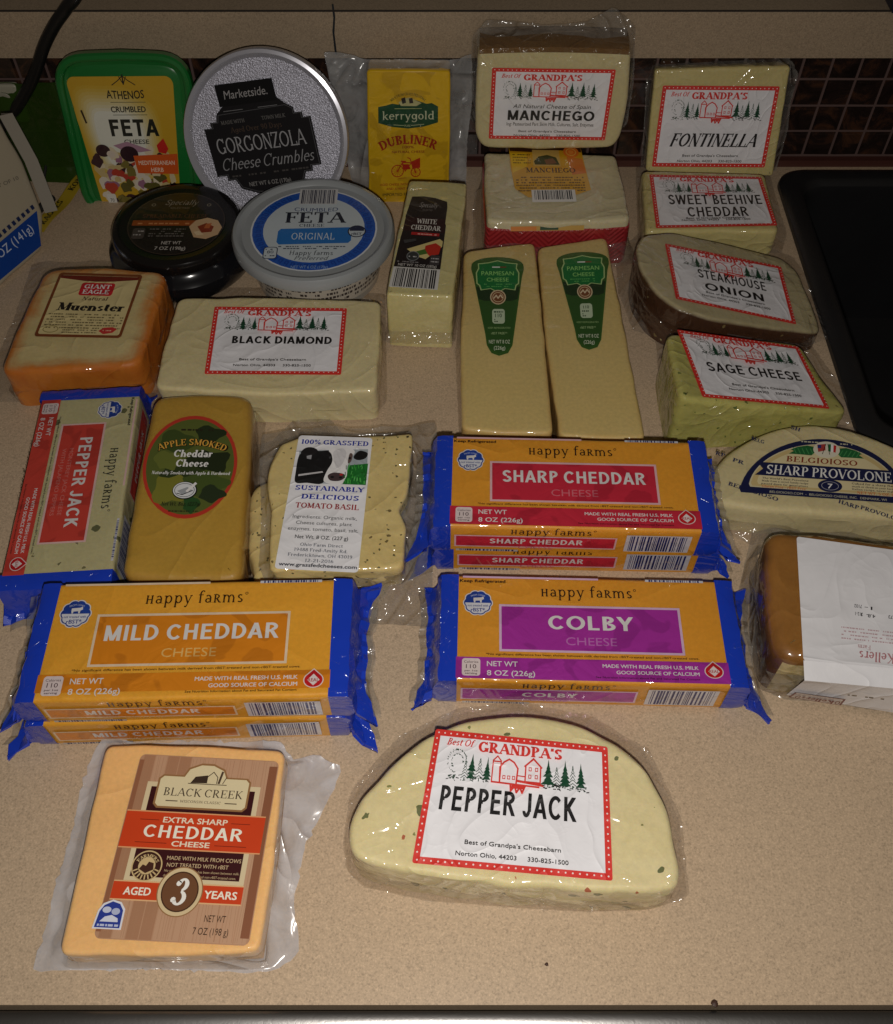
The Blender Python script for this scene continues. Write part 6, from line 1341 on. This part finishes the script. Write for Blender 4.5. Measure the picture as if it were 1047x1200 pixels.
def lp(u, v): q = fr.l(pl.at(u, v)); return (100 + q.x * 1000, 100 - q.y * 1000)
S.poly([lp(-60, 312), lp(-4, 287), lp(43, 247), lp(48, 288), lp(-20, 345), lp(-40, 358)], (22, 62, 140))
za, zb_ = Vector(lp(-6, 284)), Vector(lp(43, 242))
for k in range(9):
    q = za.lerp(zb_, k / 9); e = (zb_ - za) / 9; S.poly([(q.x, q.y), (q.x, q.y - 3.2), (q.x + e.x * .55, q.y + e.y * .55 - 3.2), (q.x + e.x * .55, q.y + e.y * .55)], (26, 40, 80))
e0, e1 = Vector(lp(-10, 312)), Vector(lp(42, 268)); dd = e1 - e0
S.text('5 OZ (141g)', *(e0.lerp(e1, .5)), 6.4, (190, 200, 220), w=dd.length * .9, rot=math.degrees(atan2(-dd.y, dd.x)))
g0, g1 = Vector(lp(-6, 222)), Vector(lp(22, 210)); S.text('TY OF 10', *(g0.lerp(g1, .5)), 2.6, (90, 84, 76), w=(g1 - g0).length, rot=math.degrees(atan2(-(g1 - g0).y, (g1 - g0).x)))
S.build('print', t)
mb = MB(); e_ = [pl.at(-2, 136), pl.at(28, 190), pl.at(52, 250)]; rows = [[p + pl.n * .0012 for p in e_], [p + pl.n * .002 + Vector((.009, .002, .001)) for p in e_], [p - pl.n * .012 + Vector((.007, .006, 0)) for p in e_]]; mb.grid(rows); mb.build('side_fold', plain_mat('white_fold', (.26, .235, .19), .5), t)

# ---- green see-through box behind it
x0, x1 = at(18, 215).x, at(112, 215).x; y0 = at(60, 213).y
m_gp = bpy.data.materials.new('green_clear_plastic'); m_gp.use_nodes = True; nt = m_gp.node_tree; nt.nodes.clear(); o_ = nt.nodes.new('ShaderNodeOutputMaterial'); co = coords(nt)
tr = N(nt, 'ShaderNodeBsdfTransparent'); tr.inputs[0].default_value = (.30, .50, .14, 1); df = N(nt, 'ShaderNodeBsdfPrincipled'); df.inputs['Base Color'].default_value = (.035, .075, .010, 1); df.inputs['Roughness'].default_value = .12; nt.links.new(wrinkle(nt, co, .7, 40), df.inputs['Normal'])
mx = nt.nodes.new('ShaderNodeMixShader'); mx.inputs[0].default_value = .55; nt.links.new(tr.outputs[0], mx.inputs[1]); nt.links.new(df.outputs[0], mx.inputs[2]); nt.links.new(mx.outputs[0], o_.inputs[0])
t = thing('green_bag', 'crumpled see-through green plastic bag behind the cream and blue paper pouch', 'bag', ((x0 + x1) / 2, y0 + .02, 0))
mb = MB(); rows = []
for k in range(15):
    v = k / 14; z = .001 + .074 * v; row = []
    for j in range(40):
        a = 2 * pi * j / 40; rx = (x1 - x0) / 2 * (1 - .12 * v) ; ry = .022 * (1 - .55 * v)
        p = Vector(((x0 + x1) / 2 + rx * math.copysign(abs(cos(a)) ** .6, cos(a)) - .006 * v, y0 + .020 + ry * math.copysign(abs(sin(a)) ** .6, sin(a)) + .008 * v, z))
        d = .0042 * noise.noise(p * 55) + .002 * noise.noise(p * 140); row.append(p + Vector((cos(a), sin(a), .2)) * d)
    rows.append(row)
mb.grid(rows, 0, True); mb.build('film', m_gp, t)
mb = MB(); mb.tube([at(46, 230, .004) + Vector((0, .012, 0)), at(50, 205, .014) + Vector((0, .012, 0)), at(48, 180, .02) + Vector((0, .016, 0)), at(36, 150, .03) + Vector((0, .02, 0))], .0012); mb.tube([at(42, 250, .002), at(52, 240, .003), at(62, 232, .002)], .003); mb.build('dark_tie', plain_mat('dark_tie', (.02, .02, .018), .5), t)

# ---- yellow printed strip on the counter
A = at(45, 272, .002); B_ = at(112, 192, .006); d_ = (B_ - A).normalized(); s_ = Vector((d_.y, -d_.x, 0)) ; wd = .011
t = thing('printed_strip', 'narrow yellow strip with black capital letters lying between the pouch and green tub', 'strip', (A.x, A.y, 0))
mb = MB(); rows = []
for k in range(17):
    q = A.lerp(B_, k / 16) + Vector((0, 0, .0012 + .0012 * sin(k * .7))); rows.append([q - s_ * wd * .5, q + s_ * wd * .5])
mb.grid(rows); mb.build('strip', ink((176, 150, 40), 'gloss'), t)
L = Label([A - s_ * wd * .5 + Vector((0, 0, .003)), B_ - s_ * wd * .5 + Vector((0, 0, .003)), B_ + s_ * wd * .5 + Vector((0, 0, .003)), A + s_ * wd * .5 + Vector((0, 0, .003))], 60, 10, .0002, out=(0, 0, 1), kind='gloss')
L.text('RAGUES', 14, 7.6, 4.2, (30, 28, 16), w=20, font='serif', thick=.2, thin=.1); L.text('KONJAC', 44, 7.6, 4.2, (30, 28, 16), w=22, font='serif', thick=.2, thin=.1); L.build('lettering', t)

# ---- black power cord over the ledge
t_pl = Plane((0, yl - .008, 0), (0, -1, 0)); w_pl = Plane((0, YW - .012, 0), (0, -1, 0))
pts = [t_pl.at(112, -40) + Vector((0, .03, .01)), t_pl.at(93, -12), t_pl.at(78, 10), t_pl.at(64, 30), t_pl.at(52, 54), w_pl.at(44, 78), w_pl.at(35, 100), w_pl.at(20, 126), w_pl.at(6, 146), w_pl.at(-20, 176), w_pl.at(-60, 190)]
sm = []
for i in range(len(pts) - 1):
    p0, p1, p2, p3 = pts[max(i - 1, 0)], pts[i], pts[i + 1], pts[min(i + 2, len(pts) - 1)]
    for k in range(6):
        u = k / 6; sm.append(.5 * ((2 * p1) + (p2 - p0) * u + (2 * p0 - 5 * p1 + 4 * p2 - p3) * u * u + (3 * p1 - p0 - 3 * p2 + p3) * u ** 3))
mb = MB(); mb.tube(sm, .0045, 12); o = mb.build('power_cord', plain_mat('black_rubber', (.008, .008, .008), .4), None); o['label'] = 'black cord hanging from the ledge down over the tiles, top left'; o['category'] = 'cord'
# ---- pale outlet plate on the tiles behind the cord
w2 = Plane((0, YW - .004, 0), (0, -1, 0)); A = w2.at(-28, 96); B_ = w2.at(37, 140)
t = thing('outlet_plate', 'pale outlet plate on the dark tiles behind the black cord', 'outlet plate', ((A.x + B_.x) / 2, YW, (A.z + B_.z) / 2))
m_pl = plain_mat('ivory_plate', (.36, .35, .27), .4); fr = Frame(((A.x + B_.x) / 2, YW - .0085, (A.z + B_.z) / 2), (1, 0, 0), (0, -1, 0)); hx, hz = (B_.x - A.x) / 2, abs(A.z - B_.z) / 2
slab(fr, [(-hx, -hz), (hx, -hz), (hx, hz), (-hx, hz)], .006, bev=.0015, rad=.003, wob=0).build('plate', m_pl, t)
fr2 = Frame(fr.w(-.008, 0, .0012), (1, 0, 0), (0, -1, 0)); slab(fr2, [(-.017, -.010), (.017, -.010), (.017, .010), (-.017, .010)], .0018, bev=.0006, rad=.006, wob=0).build('socket_face', plain_mat('ivory_socket', (.30, .29, .23), .35), t)
# ---- dark blue box corner on the ledge
t_pl = Plane((0, yl + .004, 0), (0, -1, 0)); A = t_pl.at(1012, -6); o3 = Vector((t_pl.at(1035, 26).x, yl - .006, .1295))
t = thing('blue_box', 'dark blue box on the ledge in the top right corner', 'box', (o3.x + .06, yl + .04, .1295))
fr = Frame((o3.x + .05, yl - .003 + .045, .1295 + .06), (1, -.0, 0), (0, 0, 1))
m_db = plain_mat('dark_blue_card', (.006, .010, .035), .4, var=.2)
mb = MB(); b0 = [Vector((o3.x, yl - .005, .1297)), Vector((o3.x + .1, yl - .005, .1297)), Vector((o3.x + .1, yl + .08, .1297)), Vector((o3.x, yl + .08, .1297))]; b1 = [p + Vector((-.020 if i in (0, 3) else .0, 0, .07)) for i, p in enumerate(b0)]
a = mb.add(b0); q = mb.add(b1); mb.face(a[::-1]); mb.face(q)
for k in range(4): mb.face((a[k], a[(k + 1) % 4], q[(k + 1) % 4], q[k]))
mb.build('box', m_db, t, smooth=False)
mb = MB(); mb.grid([[b1[k] + Vector((0, 0, .0004)) for k in (0, 1)], [b1[k] + Vector((0, 0, .0004)) for k in (3, 2)]]); mb.build('lid_flap', m_db, t, smooth=False)

# ---- crumbs
m_cr = plain_mat('crumb_brown', (.05, .02, .012), .6)
for i, (u, v, s_, lb) in enumerate(((838, 1176, .0018, 'dark brown crumb at the front edge of the counter'), (641, 1130, .0009, 'tiny dark speck on the bare counter below the pepper jack half wheel'), (626, 486, .0012, None))):
    if lb is None: continue
    p = at(u, v, s_ * .5); mb = MB(); rows = []
    for k in range(5):
        th = pi * (k + .5) / 5; rows.append([p + Vector((cos(2 * pi * j / 8) * sin(th) * s_ * rnd.uniform(.7, 1.3), sin(2 * pi * j / 8) * sin(th) * s_ * rnd.uniform(.6, 1.1), cos(th) * s_ * .5)) for j in range(8)])
    ids = mb.grid(rows, 0, True); mb.face(ids[0]); mb.face(ids[-1]); o = mb.build('crumb', m_cr, None); o['label'] = lb; o['category'] = 'crumb'
